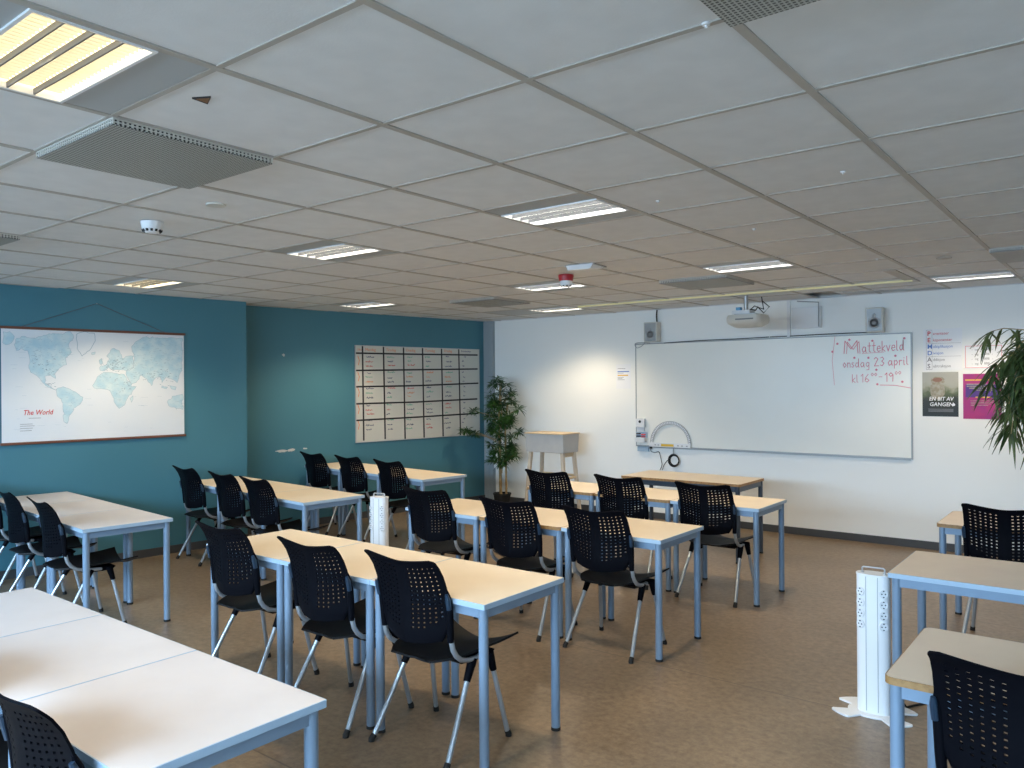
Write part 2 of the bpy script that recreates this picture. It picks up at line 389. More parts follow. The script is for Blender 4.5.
VL = ['perforated square air diffuser with comb edge beside the warm near light',
      'perforated air diffuser cut by the left edge above the teal wall',
      'perforated air diffuser at the top edge of the picture',
      'perforated air diffuser with slotted edge in front of the projector',
      'perforated air diffuser near the far left corner of the ceiling',
      'perforated air diffuser cut by the right edge near the white wall']
for (i, j), lb in zip(vents, VL):
    x, y = GX0+i*S, GY0+j*S
    t = thing('air_diffuser', lb, 'air vent', (x, y, CE), 0, 'square perforated air diffusers')
    mb = MB(); mb.box(.004, S-.004, .004, S-.004, -.023, -.020); mb.build('perforated_plate', M_perf, t)
    mb = MB(); mb.box(.012, S-.012, .012, S-.012, -.020, .012); mb.build('core', M_dark, t)
    mb = MB(); n = 38
    for k in range(n+1):
        u = .006+(S-.012)*k/n
        for c in ((u-.003, u+.003, .004, .009), (u-.003, u+.003, S-.009, S-.004), (.004, .009, u-.003, u+.003), (S-.009, S-.004, u-.003, u+.003)):
            mb.box(c[0], c[1], c[2], c[3], -.020, -.004)
    for c in ((.002, S-.002, .002, .010), (.002, S-.002, S-.010, S-.002), (.002, .010, .010, S-.010), (S-.010, S-.002, .010, S-.010)):
        mb.box(*c, -.004, .002); mb.box(*c, -.0135, -.011)
    mb.build('edge_comb', M_pbeige, t)

# lit ceiling edge painted as a cream strip, dark slit, missing corner, broken triangle
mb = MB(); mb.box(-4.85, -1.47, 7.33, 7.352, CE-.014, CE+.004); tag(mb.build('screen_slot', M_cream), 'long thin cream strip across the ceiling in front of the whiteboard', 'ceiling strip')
mb = MB(); mb.box(-1.47, -1.44, 6.6, 7.5, CE-.004, CE+.003); mb.box(-1.53, -1.47, 6.6, 7.5, CE-.002, CE+.003); o = mb.build('ceiling_slit', M_grid); tag(o, 'narrow dark slit in the ceiling at the end of the cream strip', 'ceiling slit')
mb = MB(); mb.box(-2.27, -2.20, 7.80, 7.95, CE+.03, CE+.06); tag(mb.build('red_bracket', M_wred), 'red piece showing in the opening above the whiteboard', 'bracket')
mb = MB(); mb.prism([(-2.20, 7.93), (-1.45, 8.10), (-1.35, 8.22), (-2.2, 8.05)], CE-.004, CE+.004)
tag(mb.build('loose_panel', M_met2), 'shifted grey ceiling sliver beside the opening above the whiteboard', 'ceiling panel')
mb = MB(); T3 = [(-2.203, 1.256), (-2.150, 1.286), (-2.210, 1.311)]; mb.prism(T3, CE-.001, CE+.005)
o = mb.build('tile_hole', M_dark); tag(o, 'small triangular broken hole showing brown in a near ceiling tile', 'hole')
mb = MB(); cx3 = sum(p[0] for p in T3)/3; cy3 = sum(p[1] for p in T3)/3; mb.prism([(cx3+(p[0]-cx3)*.72+.004, cy3+(p[1]-cy3)*.72) for p in T3], CE-.0022, CE-.0008); mb.build('broken_core', M_brown, o)

def hang(px, py, z=CE): 
    p = hit(px, py, (0, 0, z), V((0, 0, 1))); return p
# smoke detector
p = hang(152, 222)
t = thing('smoke_detector', 'white dome smoke detector with dark slots on the ceiling at left', 'smoke detector', (p.x, p.y, CE))
MB().lathe([(.055, 0), (.055, -.012), (.052, -.02), (.05, -.038), (.042, -.048)]).build('body', M_pwhite, t, smooth=True)
mb = MB()
for k in range(12):
    a = 2*PI*k/12
    mb.tube([(.0455*math.cos(a), .0455*math.sin(a), -.040), (.041*math.cos(a), .041*math.sin(a), -.052)], .007, 6)
mb.build('smoke_slot', M_rub, t)
MB().lathe([(.036, -.048), (.033, -.056), (.01, -.060), (.001, -.060)]).build('cap', M_pwhite, t, smooth=True)
p = hang(216, 205)
tag(MB().lathe([(.045, CE-.004), (.045, CE+.003)], x=p.x, y=p.y).build('cover_disc', M_pbeige), 'flat round cover disc between the smoke detector and the near diffuser', 'ceiling disc')
p = hang(944, 258)
tag(MB().lathe([(.05, CE-.004), (.05, CE+.003)], x=p.x, y=p.y).build('cover_disc', M_grid), 'faint round disc in the ceiling above the whiteboard speaker', 'ceiling disc')
# fire alarm
p = hang(566, 275)
t = thing('fire_alarm', 'red and white round fire alarm hanging from the ceiling', 'fire alarm', (p.x, p.y, CE))
MB().lathe([(.06, 0), (.062, -.01), (.055, -.045), (.045, -.05)]).build('red_base', M_wred, t, smooth=True)
MB().lathe([(.048, -.048), (.046, -.075), (.036, -.090), (.02, -.094), (.001, -.094)]).build('sensor_dome', M_pwhite, t, smooth=True)
mb = MB()
for k in range(8):
    a = 2*PI*k/8; mb.tube([(.040*math.cos(a), .040*math.sin(a), -.082), (.036*math.cos(a), .036*math.sin(a), -.093)], .006, 6)
mb.build('smoke_slot', M_rub, t)
# wireless box
t = thing('access_point', 'white wedge-shaped box on the ceiling behind the red alarm', 'ceiling box', (-3.14, 4.83, CE), .12)
MB().loft([[(-.11, -.08, 0), (.11, -.08, 0), (.11, .12, 0), (-.11, .12, 0)], [(-.09, -.09, -.04), (.09, -.09, -.04), (.10, .09, -.02), (-.10, .09, -.02)]]).build('body', M_pwhite, t, bevel=.004)
MB().box(-.12, .12, -.07, .13, -.008, 0).build('mounting_plate', M_met, t)
HK = [(706, 24, 'at the top beside the diffuser'), (658, 201, 'above the middle ceiling light'), (754, 229, 'halfway to the projector'), (843, 172, 'at the right, nearest the picture edge'), (877, 259, 'above the right end of the whiteboard')]
for px, py, w in HK:
    p = hang(px, py)
    o = MB().lathe([(.011, CE+.002), (.010, CE-.003), (.003, CE-.004), (.003, CE-.007), (.005, CE-.009), (.001, CE-.011)], 10, p.x, p.y).build('ceiling_hook', M_pwhite, smooth=True)
    tag(o, 'tiny white hook on the ceiling ' + w, 'hook', 'small white ceiling hooks')

# ------------------------------------------------------------------ desks
DW, DD, DH = .69, .572, .70
def rounded(x0, x1, y0, y1, r, n=5):
    pts = []
    for cx, cy, a0 in ((x1-r, y1-r, 0), (x0+r, y1-r, PI/2), (x0+r, y0+r, PI), (x1-r, y0+r, 3*PI/2)):
        for k in range(n+1): a = a0+PI/2*k/n; pts.append((cx+r*math.cos(a), cy+r*math.sin(a)))
    return pts
def make_desk(W, D, H, top, edge, leg, r, label, name='school_desk', cat='desk', group='school desks', rail=.042):
    t = thing(name, label, cat, (0,0,0), 0, group)
    TH = .022
    MB().prism(rounded(.0015, W-.0015, .0015, D-.0015, max(r-.001, .003)), H-TH, H).build('tabletop', top, t)
    # edge band as a ring
    a = rounded(0, W, 0, D, r); b = rounded(.003, W-.003, .003, D-.003, max(r-.003, .002)); mb = MB()
    rings = [[(p[0], p[1], H-TH) for p in b], [(p[0], p[1], H-TH) for p in a], [(p[0], p[1], H-.0004) for p in a], [(p[0], p[1], H+.0003) for p in b]]
    mb.loft(rings, cap=False); mb.build('edge_band', edge, t)
    ins, lr = .032, .0205
    mb = MB(); z0, z1 = H-TH-rail, H-TH; q = .013
    mb.box(ins, W-ins, ins-q, ins+q, z0, z1); mb.box(ins, W-ins, D-ins-q, D-ins+q, z0, z1)
    mb.box(ins-q, ins+q, ins+q, D-ins-q, z0, z1); mb.box(W-ins-q, W-ins+q, ins+q, D-ins-q, z0, z1)
    mb.build('apron', leg, t)
    for x in (ins, W-ins):
        for y in (ins, D-ins):
            lg = MB().cyl(x, y, .012, H-TH, lr, 20).build('leg', leg, t, smooth=True)
            MB().cyl(x, y, 0, .014, lr+.0015, 20, lr+.0005).build('foot_cap', M_rub, lg, smooth=True)
    return t
proto = {
 'edge': make_desk(DW, DD, DH, M_lam, M_edge, M_leg, .004, 'desk'),
 'ply': make_desk(DW, DD, DH, M_lam, M_ply, M_leg, .035, 'desk'),
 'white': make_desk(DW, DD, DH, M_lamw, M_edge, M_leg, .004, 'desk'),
 'beige': make_desk(DW, .612, DH, M_lamg, M_edge, M_leg, .004, 'desk'),
 'beigeply': make_desk(DW, .612, DH, M_lamg, M_ply, M_leg, .03, 'desk'),
}
used = set()
def desk(kind, x, y, label, group, rz=0):
    p = proto[kind]
    if kind not in used:
        used.add(kind); KIDS[p.name] = [(c, children(c)) for c in children(p)]; p.location = (x, y, 0); p.rotation_euler = (0, 0, rz); p['label'] = label; p['group'] = group; return p
    return dup(p, (x, y, 0), rz, label, group)
G_ = 'single school desks pushed into rows of three'
def row(kinds, xl, y, labels, step=DW+.002, rz=0):
    for k, (kd, lb) in enumerate(zip(kinds, labels)): desk(kd, xl+k*step*math.cos(rz), y+k*step*math.sin(rz), lb, G_, rz)
def row_r(kinds, xr, y, labels, rz): row(kinds, xr-3*(DW+.002)*math.cos(rz), y-3*(DW+.002)*math.sin(rz), labels, rz=rz)
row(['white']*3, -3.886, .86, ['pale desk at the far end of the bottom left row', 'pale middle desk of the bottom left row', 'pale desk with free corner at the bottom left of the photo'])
row(['edge']*3, -4.146, 2.43, ['birch-topped desk at the left end of the nearest middle row', 'birch-topped middle desk of the nearest middle row', 'birch-topped desk at the right end of the nearest middle row'])
row(['edge', 'ply', 'edge'], -4.19, 4.03, ['grey-edged birch desk at the left end of the second middle row', 'brown-edged desk in the middle of the second middle row', 'grey-edged birch desk at the right end of the second middle row'])
row(['ply', 'ply', 'edge'], -4.16, 5.44, ['brown-edged desk at the left of the row before the teacher desk', 'brown-edged middle desk of the row before the teacher desk', 'grey-edged desk at the right of the row before the teacher desk'])
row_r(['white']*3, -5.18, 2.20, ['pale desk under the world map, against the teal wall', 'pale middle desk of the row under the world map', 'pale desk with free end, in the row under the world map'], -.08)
row_r(['edge']*3, -4.975, 3.72, ['desk against the projecting corner of the teal wall', 'middle desk of the second left row', 'right end desk of the second left row beside the far power column'], -.087)
row_r(['edge']*3, -5.256, 5.28, ['desk at the left end of the row below the taped grid board', 'middle desk of the row below the taped grid board', 'right end desk of the row below the taped grid board'], -.10)
desk('beigeply', -.605, 2.575, 'brown-edged desk at the bottom right, nearest on the right', G_)
desk('beige', -.912, 3.98, 'blue-edged desk at right beside the white power column', G_)
desk('beigeply', -.985, 5.54, 'brown-edged desk at right, farthest, behind the perforated chair', G_)
td = make_desk(1.205, .60, .70, M_lam, M_ply, M_dkleg, .03, 'long brown-edged teacher desk on dark legs below the whiteboard', 'teacher_desk', 'desk', None, rail=.05)
td.location = (-3.92, 6.64, 0)

# ------------------------------------------------------------------ chairs
def smst(t): t = max(0, min(1, t)); return t*t*(3-2*t)
def interp(tab, z):
    for (a, va), (b, vb) in zip(tab, tab[1:]):
        if a <= z <= b or (z < a and a == tab[0][0]): 
            t = max(0, (z-a)/(b-a)); return va+(vb-va)*t
    return tab[-1][1]
EDGEY = [(.48, -.146), (.52, -.150), (.60, -.155), (.66, -.162), (.705, -.172), (.75, -.185), (.80, -.206), (.84, -.232), (.875, -.266)]
CRY = [(.48, .064), (.55, .066), (.65, .058), (.72, .046), (.80, .032), (.875, .012)]
HALF = [(.48, .203), (.60, .208), (.70, .212), (.80, .212), (.85, .213), (.875, .218)]
def back_pt(u, v):
    """u -1..1 across, v 0..1 up"""
    au = abs(u)
    top = .849+.031*au**1.5-.016*(max(0, au-.86)/.14)**2.5; bot = .492+.030*au**2.2+.045*max(0, au-.86)/.14
    z = bot+(top-bot)*v
    x = u*interp(HALF, z)
    # the two upper wing tips stay sharp, the lower corners pull in
    x *= 1-.10*max(0, (.12-v)/.12)**1.5*au
    y = interp(EDGEY, z) - interp(CRY, z)*(1-au**1.35)
    return V((x, y, z))
def make_chair():
    t = thing('school_chair', 'chair', 'chair', (0,0,0), 0, 'black perforated shell chairs')
    # ---- backrest with punched holes
    us = [0.0, .06, .12]; hu = []
    st = .78/6
    for k in range(6):
        a = .165+k*st*.98; us += [a, a+st*.38]; hu.append((a, a+st*.38))
    us += [.965, 1.0]
    vs = [0, .03, .07, .12]; hv = []
    for k in range(14):
        a = .18+k*.0545; vs += [a, a+.0205]; hv.append((a, a+.0205))
    vs += [.95, .975, 1.0]
    us = sorted(set([-u for u in us]+us)); vs = sorted(set(round(v, 5) for v in vs))
    bm = bmesh.new(); grid = [[bm.verts.new(back_pt(u, v)) for u in us] for v in vs]
    for j in range(len(vs)-1):
        for i in range(len(us)-1):
            um, vm = (us[i]+us[i+1])/2, (vs[j]+vs[j+1])/2
            isu = any(a-1e-4 < abs(um) < b+1e-4 for a, b in hu); row_i = [n for n, (a, b) in enumerate(hv) if a-1e-4 < vm < b+1e-4]
            if isu and row_i:
                r = row_i[0]; c = [n for n, (a, b) in enumerate(hu) if a-1e-4 < abs(um) < b+1e-4][0]
                if not (r == 0 and c > 2) and not (r == 1 and c > 4): continue
            bm.faces.new((grid[j][i], grid[j][i+1], grid[j+1][i+1], grid[j+1][i]))
    bmesh.ops.recalc_face_normals(bm, faces=bm.faces)
    bmesh.ops.solidify(bm, geom=bm.faces[:], thickness=.007)
    h = MB(); h.bm.free(); h.bm = bm; h.build('backrest', M_blk, t, smooth=True, angle=50)
    for sd in (-1, 1):
        # moulded side sleeve that takes the frame tube, with its clip
        pts = [(sd*interp(HALF, z)*.985, interp(EDGEY, z)-.004, z) for z in (.512, .55, .60, .66, .70, .735)]
        mb = MB(); mb.tube(pts, [.0145, .0155, .0155, .015, .014, .006], 10); sl = mb.build('side_sleeve', M_blk, t, smooth=True)
        mb = MB(); mb.tube([(sd*.213, -.174, .655), (sd*.215, -.184, .70), (sd*.215, -.192, .722)], [.011, .0115, .007], 8)
        mb.build('clip', M_clip, sl, smooth=True)
        # silver J-tube from the sleeve round under the seat
        x = sd*.200
        x = sd*.204; pts = [(x, -.153, .53), (x, -.150, .505), (x, -.142, .475), (x, -.122, .445), (x*.985, -.090, .420), (x*.96, -.045, .405), (x*.92, .02, .396), (x*.85, .07, .391)]
        MB().tube(pts, .0115, 10).build('frame_tube', M_chr, t, smooth=True)
        for nm, p0, p1, p2 in (('rear', (sd*.185, .005, .398), (sd*.193, -.045, .312), (sd*.228, -.215, 0)), ('front', (sd*.185, .115, .398), (sd*.192, .137, .312), (sd*.226, .200, 0))):
            a, b, c = V(p0), V(p1), V(p2); foot = b+(c-b)*.925
            lg = MB().tube([b+(a-b)*.4, foot], .0118, 12).build('leg', M_chr, t, smooth=True)
            MB().tube([a, a+(b-a)*.3, b], [.0215 if nm == 'front' else .020, .020, .0155], 12).build('leg_sleeve', M_blk, lg, smooth=True)
            dirn = (c-b).normalized()
            MB().tube([foot-dirn*.004, V((c.x, c.y, .010)), V((c.x, c.y, 0.0))], [.0135, .0145, .0145], 12).build('rubber_foot', M_rub, lg, smooth=True)
    # ---- seat shell
    def seat_pt(u, v):
        au = abs(u); y = -.165+.435*v
        w = .192+.022*v**2-.075*max(0, (.22-v)/.22)**1.6
        z = .399+.030*au**2.2+.010*v
        z += (.016-.020*au)*max(0, (.18-v)/.18)**1.5         # rear lip
        z += (.010*au**2-.024*(1-au))*max(0, (v-.72)/.28)**1.4  # flared front wings, rolled middle
        y += .020*(au**2)*max(0, (v-.7)/.3) - .03*au**4*max(0, (.2-v)/.2)
        return V((u*w, y, z))
    bm = bmesh.new(); nu, nv = 16, 18
    g = [[bm.verts.new(seat_pt(-1+2*i/nu, j/nv)) for i in range(nu+1)] for j in range(nv+1)]
    for j in range(nv):
        for i in range(nu): bm.faces.new((g[j][i], g[j][i+1], g[j+1][i+1], g[j+1][i]))
    bmesh.ops.recalc_face_normals(bm, faces=bm.faces); bmesh.ops.solidify(bm, geom=bm.faces[:], thickness=.009)
    h = MB(); h.bm.free(); h.bm = bm; h.build('seat', M_seat, t, smooth=True, angle=50)
    mb = MB(); mb.loft([[(-.17, -.06, .398), (.17, -.06, .398), (.19, .16, .40), (-.19, .16, .40)], [(-.15, -.03, .372), (.15, -.03, .372), (.17, .14, .372), (-.17, .14, .372)]])
    mb.build('underframe', M_blk, t, bevel=.006)
    return t
M_clip = mat('clip_plastic', (.012, .030, .055), .35)
chair0 = make_chair()
KIDS[chair0.name] = [(c, children(c)) for c in children(chair0)]
CH = [
 (-3.780, 2.540, 0, 'black perforated chair at the left desk of the nearest middle row'),
 (-3.040, 2.540, 0, 'black perforated chair at the middle desk of the nearest middle row'),
 (-2.463, 2.587, 0, 'large black perforated chair at the right end of the nearest middle row'),
 (-3.920, 4.205, 0, 'black chair at the left end of the second middle row'),
 (-3.135, 4.140, 0, 'black chair at the brown-edged desk of the second middle row'),
 (-2.488, 4.150, 0, 'black chair at the right end of the second middle row, fully in view'),
 (-3.875, 5.605, 0, 'black chair in front of the wooden lectern'),
 (-3.195, 5.625, 0, 'middle black chair of the row before the teacher desk'),
 (-2.460, 5.575, 0, 'black chair at the right of the row before the teacher desk'),
 (-7.000, 2.475, -0.1, 'black chair farthest left, cut by the picture edge under the world map'),
 (-6.270, 2.395, -0.1, 'middle black chair of the row under the world map'),
 (-5.560, 2.350, -0.1, 'black chair at the free end of the row under the world map'),
 (-6.720, 3.990, -0.087, 'black chair at the left end of the second left row'),
 (-6.000, 3.920, -0.087, 'middle black chair of the second left row'),
 (-5.450, 3.868, -0.087, 'right hand black chair of the second left row'),
 (-6.980, 5.595, -0.1, 'leftmost black chair below the taped grid board'),
 (-6.330, 5.545, -0.1, 'middle black chair below the taped grid board'),
 (-5.640, 5.465, -0.1, 'rightmost black chair below the taped grid board'),
 (-0.595, 5.575, 0, 'black perforated chair at the right edge in front of the white wall'),
 (-0.227, 2.620, 0, 'black perforated chair at the bottom right corner of the photo'),
 (-2.160, 0.990, 0, 'black chair at the bottom left corner of the photo'),
 (-2.840, 1.000, 0, 'black chair mostly cut by the left edge at the bottom row'),
]
for k, (x, y, rz, lb) in enumerate(CH):
    if k == 0: chair0.location = (x, y, 0); chair0.rotation_euler = (0, 0, rz); chair0['label'] = lb
    else: dup(chair0, (x, y, 0), rz, lb)

# ------------------------------------------------------------------ power columns
def tower(x, y, rz, label, H=.70):
    t = thing('power_column', label, 'power column', (x, y, 0), rz, 'white power socket columns')
    # cross foot with four rounded toes
    n = 96; pts = []
    for k in range(n):
        a = 2*PI*k/n
        c = max(abs(math.cos(2*(a-PI/4+.0))), 0); c = max(0, math.cos(4*(a)-PI))  # toes on the diagonals
        r = .075+.112*smst((c+.2)*1.8)
        pts.append((r*math.cos(a)*1.10, r*math.sin(a)*.82))
    MB().prism(pts, 0, .010).build('foot_plate', M_pwhite, t, bevel=.003)
    ov = []
    for k in range(40):
        a = 2*PI*k/40; ca, sa = math.cos(a), math.sin(a)
        ov.append((.075*math.copysign(abs(ca)**.75, ca), .047*math.copysign(abs(sa)**.75, sa)))
    MB().prism(ov, .010, H-.006).build('column_body', M_pwhite, t, smooth=True, angle=30)
    MB().prism([(a*1.03, b*1.03) for a, b in ov], H-.006, H).build('top_cap', M_pwhite, t)
    mb = MB()
    for fx in (-.026, .026): mb.box(fx-.0012, fx+.0012, -.0478, -.0440, .02, H-.01)
    mb.build('profile_groove', M_met, t)
    mb = MB(); mb.tube([(-.05, 0, H), (-.05, 0, H+.022), (-.045, 0, H+.027), (.045, 0, H+.027), (.05, 0, H+.022), (.05, 0, H)], .004, 8)
    for sx in (-.05, .05): mb.cyl(sx, 0, H, H+.006, .009, 12)
    mb.build('carry_handle', M_alu, t, smooth=True)
    for sx in (-.052, .052):
        for k in range(4):
            z = H-.085-.052*k
            y0 = -.043
            mm = Matrix.Translation((sx, y0, z)) @ Matrix.Rotation(math.copysign(.45, sx), 4, 'Z') @ Matrix.Rotation(PI/2, 4, 'X')
            s = MB().lathe([(.0205, -.004), (.0205, .0006), (.019, .0015), (.0175, -.0005), (.001, -.0005)], 20).build('socket', M_pwhite, t, smooth=True, mtx=mm)
            q = MB(); q.cyl(-.008, 0, .0008, .0022, .0032, 10); q.cyl(.008, 0, .0008, .0022, .0032, 10); q.box(-.003, .003, -.017, -.012, .001, .004); q.box(-.003, .003, .012, .017, .001, .004)
            q.build('socket_hole', M_dkleg, s, mtx=mm)
    return t
tower(-.992, 4.055, .05, 'white power socket column on a four-toed foot at the right aisle', .672)
tower(-4.70, 4.24, .25, 'white power socket column standing behind the nearest middle row', .71)
# floor cables
mb = MB(); mb.tube([(-.93, 4.10, .11), (-.905, 4.14, .10), (-.895, 4.17, .04), (-.88, 4.2, .006), (-.80, 4.35, .006), (-.62, 4.62, .006), (-.3, 4.68, .006), (.4, 4.66, .006)], .005, 6)
tag(mb.build('power_cable', M_rub, smooth=True), 'black cable running from the right power column along the floor', 'cable')
mb = MB(); mb.tube([(-4.66, 4.32, .02), (-4.62, 4.45, .006), (-4.45, 4.7, .006), (-4.3, 5.1, .006), (-4.5, 5.6, .006), (-5.0, 5.9, .006), (-5.3, 6.5, .006), (-5.0, 7.5, .006), (-4.6, 8.2, .006)], .006, 6)
tag(mb.build('power_cable', M_rub, smooth=True), 'black cable on the floor behind the far power column', 'cable')

# ------------------------------------------------------------------ back wall things
BW = frame((0, YB, 0), (1, 0, 0))     # u = x, v = z, w = towards the room
def bthing(name, label, cat, x, z, group=None, d=0):
    return thing(name, label, cat, group=group, mtx=BW @ Matrix.Translation((x, z, d)))
# whiteboard
wx0, wx1, wz0, wz1 = -4.674, -1.668, .845, 2.066
t = bthing('whiteboard', 'large wide whiteboard with red handwriting at its upper right', 'whiteboard', wx0, wz0)
W, H = wx1-wx0, wz1-wz0
MB().box(.008, W-.008, .008, H-.008, 0, .016).build('board_surface', M_board, t)
mb = MB(); mb.box(0, W, 0, .014, 0, .022); mb.box(0, W, H-.012, H, 0, .022); mb.box(0, .010, .014, H-.012, 0, .022); mb.box(W-.014, W, .014, H-.012, 0, .022)
mb.build('board_frame', M_met, t, bevel=.002)
mb = MB(); mb.box(.02, W-.02, -.010, .0, .0, .018); mb.build('lower_rail', M_met, t)
mb = MB()
def fit(mb, s, px0, px1, py0, py1, h, w):
    (x0, y0), (x1, y1) = bl(px0, py0), bl(px1, py1); tmp = MB(); wd = write(tmp, s, 0, 0, h, w); tmp.bm.free()
    st = (y1-y0)/max(1, len(s)); x = x0; sx = (x1-x0)/(wd-.16*h)
    mb = MB()
    for k, chh in enumerate(s): x = write(mb, chh, x, y0+st*k, h, w, sx=sx)
    mb.build('written_word', M_red2, t, mtx=Matrix.Translation((0, 0, .0165)))
def bl(px, py): q = hit(px, py, (0, YB-.018, 0), V((0, 1, 0))); return q.x-wx0, q.z-wz0
fit(mb, 'M', 844, 858, 353.5, 353.5, .125, .008); fit(mb, 'M', 846.5, 860, 353.8, 353.8, .118, .006)
fit(mb, 'attekveld', 862, 904, 352.5, 350, .10, .007); fit(mb, 'onsdag', 843, 869, 367.5, 367, .085, .006)
fit(mb, '23', 874, 884, 366, 365.6, .085, .007); fit(mb, 'april', 888, 908, 365.4, 364.5, .085, .007); fit(mb, 'kl', 852, 858, 382.5, 382.3, .08, .006); fit(mb, '16', 861, 869, 382.2, 382, .08, .006); fit(mb, '00', 871, 877, 376, 376, .03, .005)
fit(mb, '-', 879, 882, 380, 380, .07, .006); fit(mb, '19', 885, 893, 381.5, 381, .085, .007); fit(mb, '00', 895, 901, 374.5, 374, .03, .005)
for sxp, syp in ((838, 344), (850, 340), (873, 341), (905, 338.5), (855, 358), (869, 358), (896, 356), (877, 370), (903, 382), (878, 384.5), (833, 352)):
    x, y = bl(sxp, syp); write(mb, '*', x-.015, y-.02, .045, .008)
x, y = bl(880, 385); x2, y2 = bl(911, 388); stroke(mb, [(x, y), ((x+x2)/2, y-.004), (x2, y2)], .006)
x, y = bl(862, 353.5); x2, y2 = bl(884, 352); stroke(mb, [(x, y), (x2, y2)], .004)
x, y = bl(832, 336); x2, y2 = bl(830, 385); stroke(mb, [(x+.03, y), (x, (y+y2)/2), (x+.02, y2)], .004)
mb.build('small_asterisks', M_red2, t, mtx=Matrix.Translation((0, 0, .0165)))

def speaker(px0, px1, py0, py1, label, x0, x1, z0, z1):
    t = bthing('wall_speaker', label, 'speaker', (x0+x1)/2, (z0+z1)/2, 'small wall speakers'); w, h = (x1-x0)/2, (z1-z0)/2
    MB().loft([[(-w*.8, -h, 0), (w*.8, -h, 0), (w*.8, h, 0), (-w*.8, h, 0)], [(-w, -h, .05), (w, -h, .05), (w, h, .05), (-w, h, .05)], [(-w, -h, .13), (w, -h, .13), (w, h, .13), (-w, h, .13)]]).build('cabinet', M_pbeige, t, bevel=.006)
    MB().box(-w+.012, w-.012, -h+.012, h-.012, .129, .134).build('grille', M_met, t, bevel=.003)
    mb = MB(); mb.lathe([(.058, .134), (.056, .137), (.03, .133), (.001, .136)], 24); mb.lathe([(.018, .134), (.016, .138), (.001, .138)], 16, 0, h*.62)
    mb.build('driver_cone', M_cone, t, smooth=True, mtx=Matrix.Translation((0, -.03, 0)))
    return t
M_cone = mat('grey_cone', (.34, .35, .36), .6)
M_dkgrill = mat('dark_grey_grille', (.19, .20, .21), .6)
speaker(0, 0, 0, 0, 'grey wall speaker at the left top edge of the whiteboard', -4.50, -4.33, 2.075, 2.305)
speaker(0, 0, 0, 0, 'grey wall speaker at the right top edge of the whiteboard', -2.06, -1.90, 2.075, 2.315)
def bwtube(pts, r, name, label, cat, mt=M_rub, d=.01):
    mb = MB(); q = []
    for p in pts:
        h = hit(p[0], p[1], (0, YB-d, 0), V((0, 1, 0))); q.append((h.x, YB-(p[2] if len(p) > 2 else d), h.z))
    # smooth
    qq = []
    for i in range(len(q)-1):
        p0, p1, p2, p3 = [V(q[max(0, min(len(q)-1, i+k))]) for k in (-1, 0, 1, 2)]
        for s in range(4):
            tt = s/4; qq.append(.5*((2*p1)+(p2-p0)*tt+(2*p0-5*p1+4*p2-p3)*tt*tt+(3*p1-p0-3*p2+p3)*tt**3))
    qq.append(V(q[-1])); mb.tube(qq, r, 6)
    return tag(mb.build(name, mt, smooth=True), label, cat)
bwtube([(664, 343), (700, 340.5), (735, 339), (769, 337)], .005, 'speaker_cable', 'black cable along the top edge of the whiteboard', 'cable', d=.024)
bwtube([(770, 337), (800, 335.5), (840, 333.5), (868, 332.5)], .005, 'speaker_cable', 'thin cable from the projector conduit to the right speaker', 'cable', d=.024)
bwtube([(657, 323), (656.5, 316), (657, 310)], .008, 'speaker_cable', 'short dark cable from left speaker up to the ceiling', 'cable', d=.02)
bwtube([(647, 338), (643, 345), (637, 348), (635, 344), (640, 342.5), (650, 343)], .004, 'speaker_cable', 'curled grey cable at the upper left corner of the whiteboard', 'cable', mt=M_met, d=.03)

# items at the lower left of the board
t = bthing('marker_holder', 'small white wall holder with red and black markers on the whiteboard edge', 'pen holder', -4.66, .90, d=.018)
MB().box(0, .135, 0, .012, 0, .06).box(0, .135, .012, .05, .055, .06).build('tray', M_pwhite, t, bevel=.002)
for (n, c, x, y) in (('marker', M_red, .075, .085), ('marker', M_wred, .075, .060), ('marker', M_tape, .01, .095), ('marker', M_tape, .01, .065)):
    mb = MB(); mb.tube([(x, y, .03), (x+.052, y+.002, .03)], .0085, 10); o = mb.build(n, c, t, smooth=True); tag(o, {'red_ink':'red marker','alarm_red':'dark red marker','black_tape':'black marker'}[c.name])
MB().box(-.004, .139, .05, .115, 0, .012).build('back_plate', M_edge, t)
t = bthing('dispenser', 'white box with a black dot above the marker holder', 'dispenser', -4.65, 1.075, d=.018)
MB().box(0, .115, 0, .10, 0, .05).build('box_body', M_pwhite, t, bevel=.006)
MB().lathe([(.017, .05), (.015, .053), (.001, .053)], 16, .055, .065).build('button', M_tape, t, smooth=True)
MB().box(.01, .10, -.05, .0, 0, .03).build('lower_flap', M_pwhite, t, bevel=.003)
t = bthing('grey_clip_box', 'small pale grey box under the marker holder', 'box', -4.645, .787, d=0)
MB().box(0, .14, 0, .056, 0, .04).build('box_body', M_edge, t, bevel=.004)
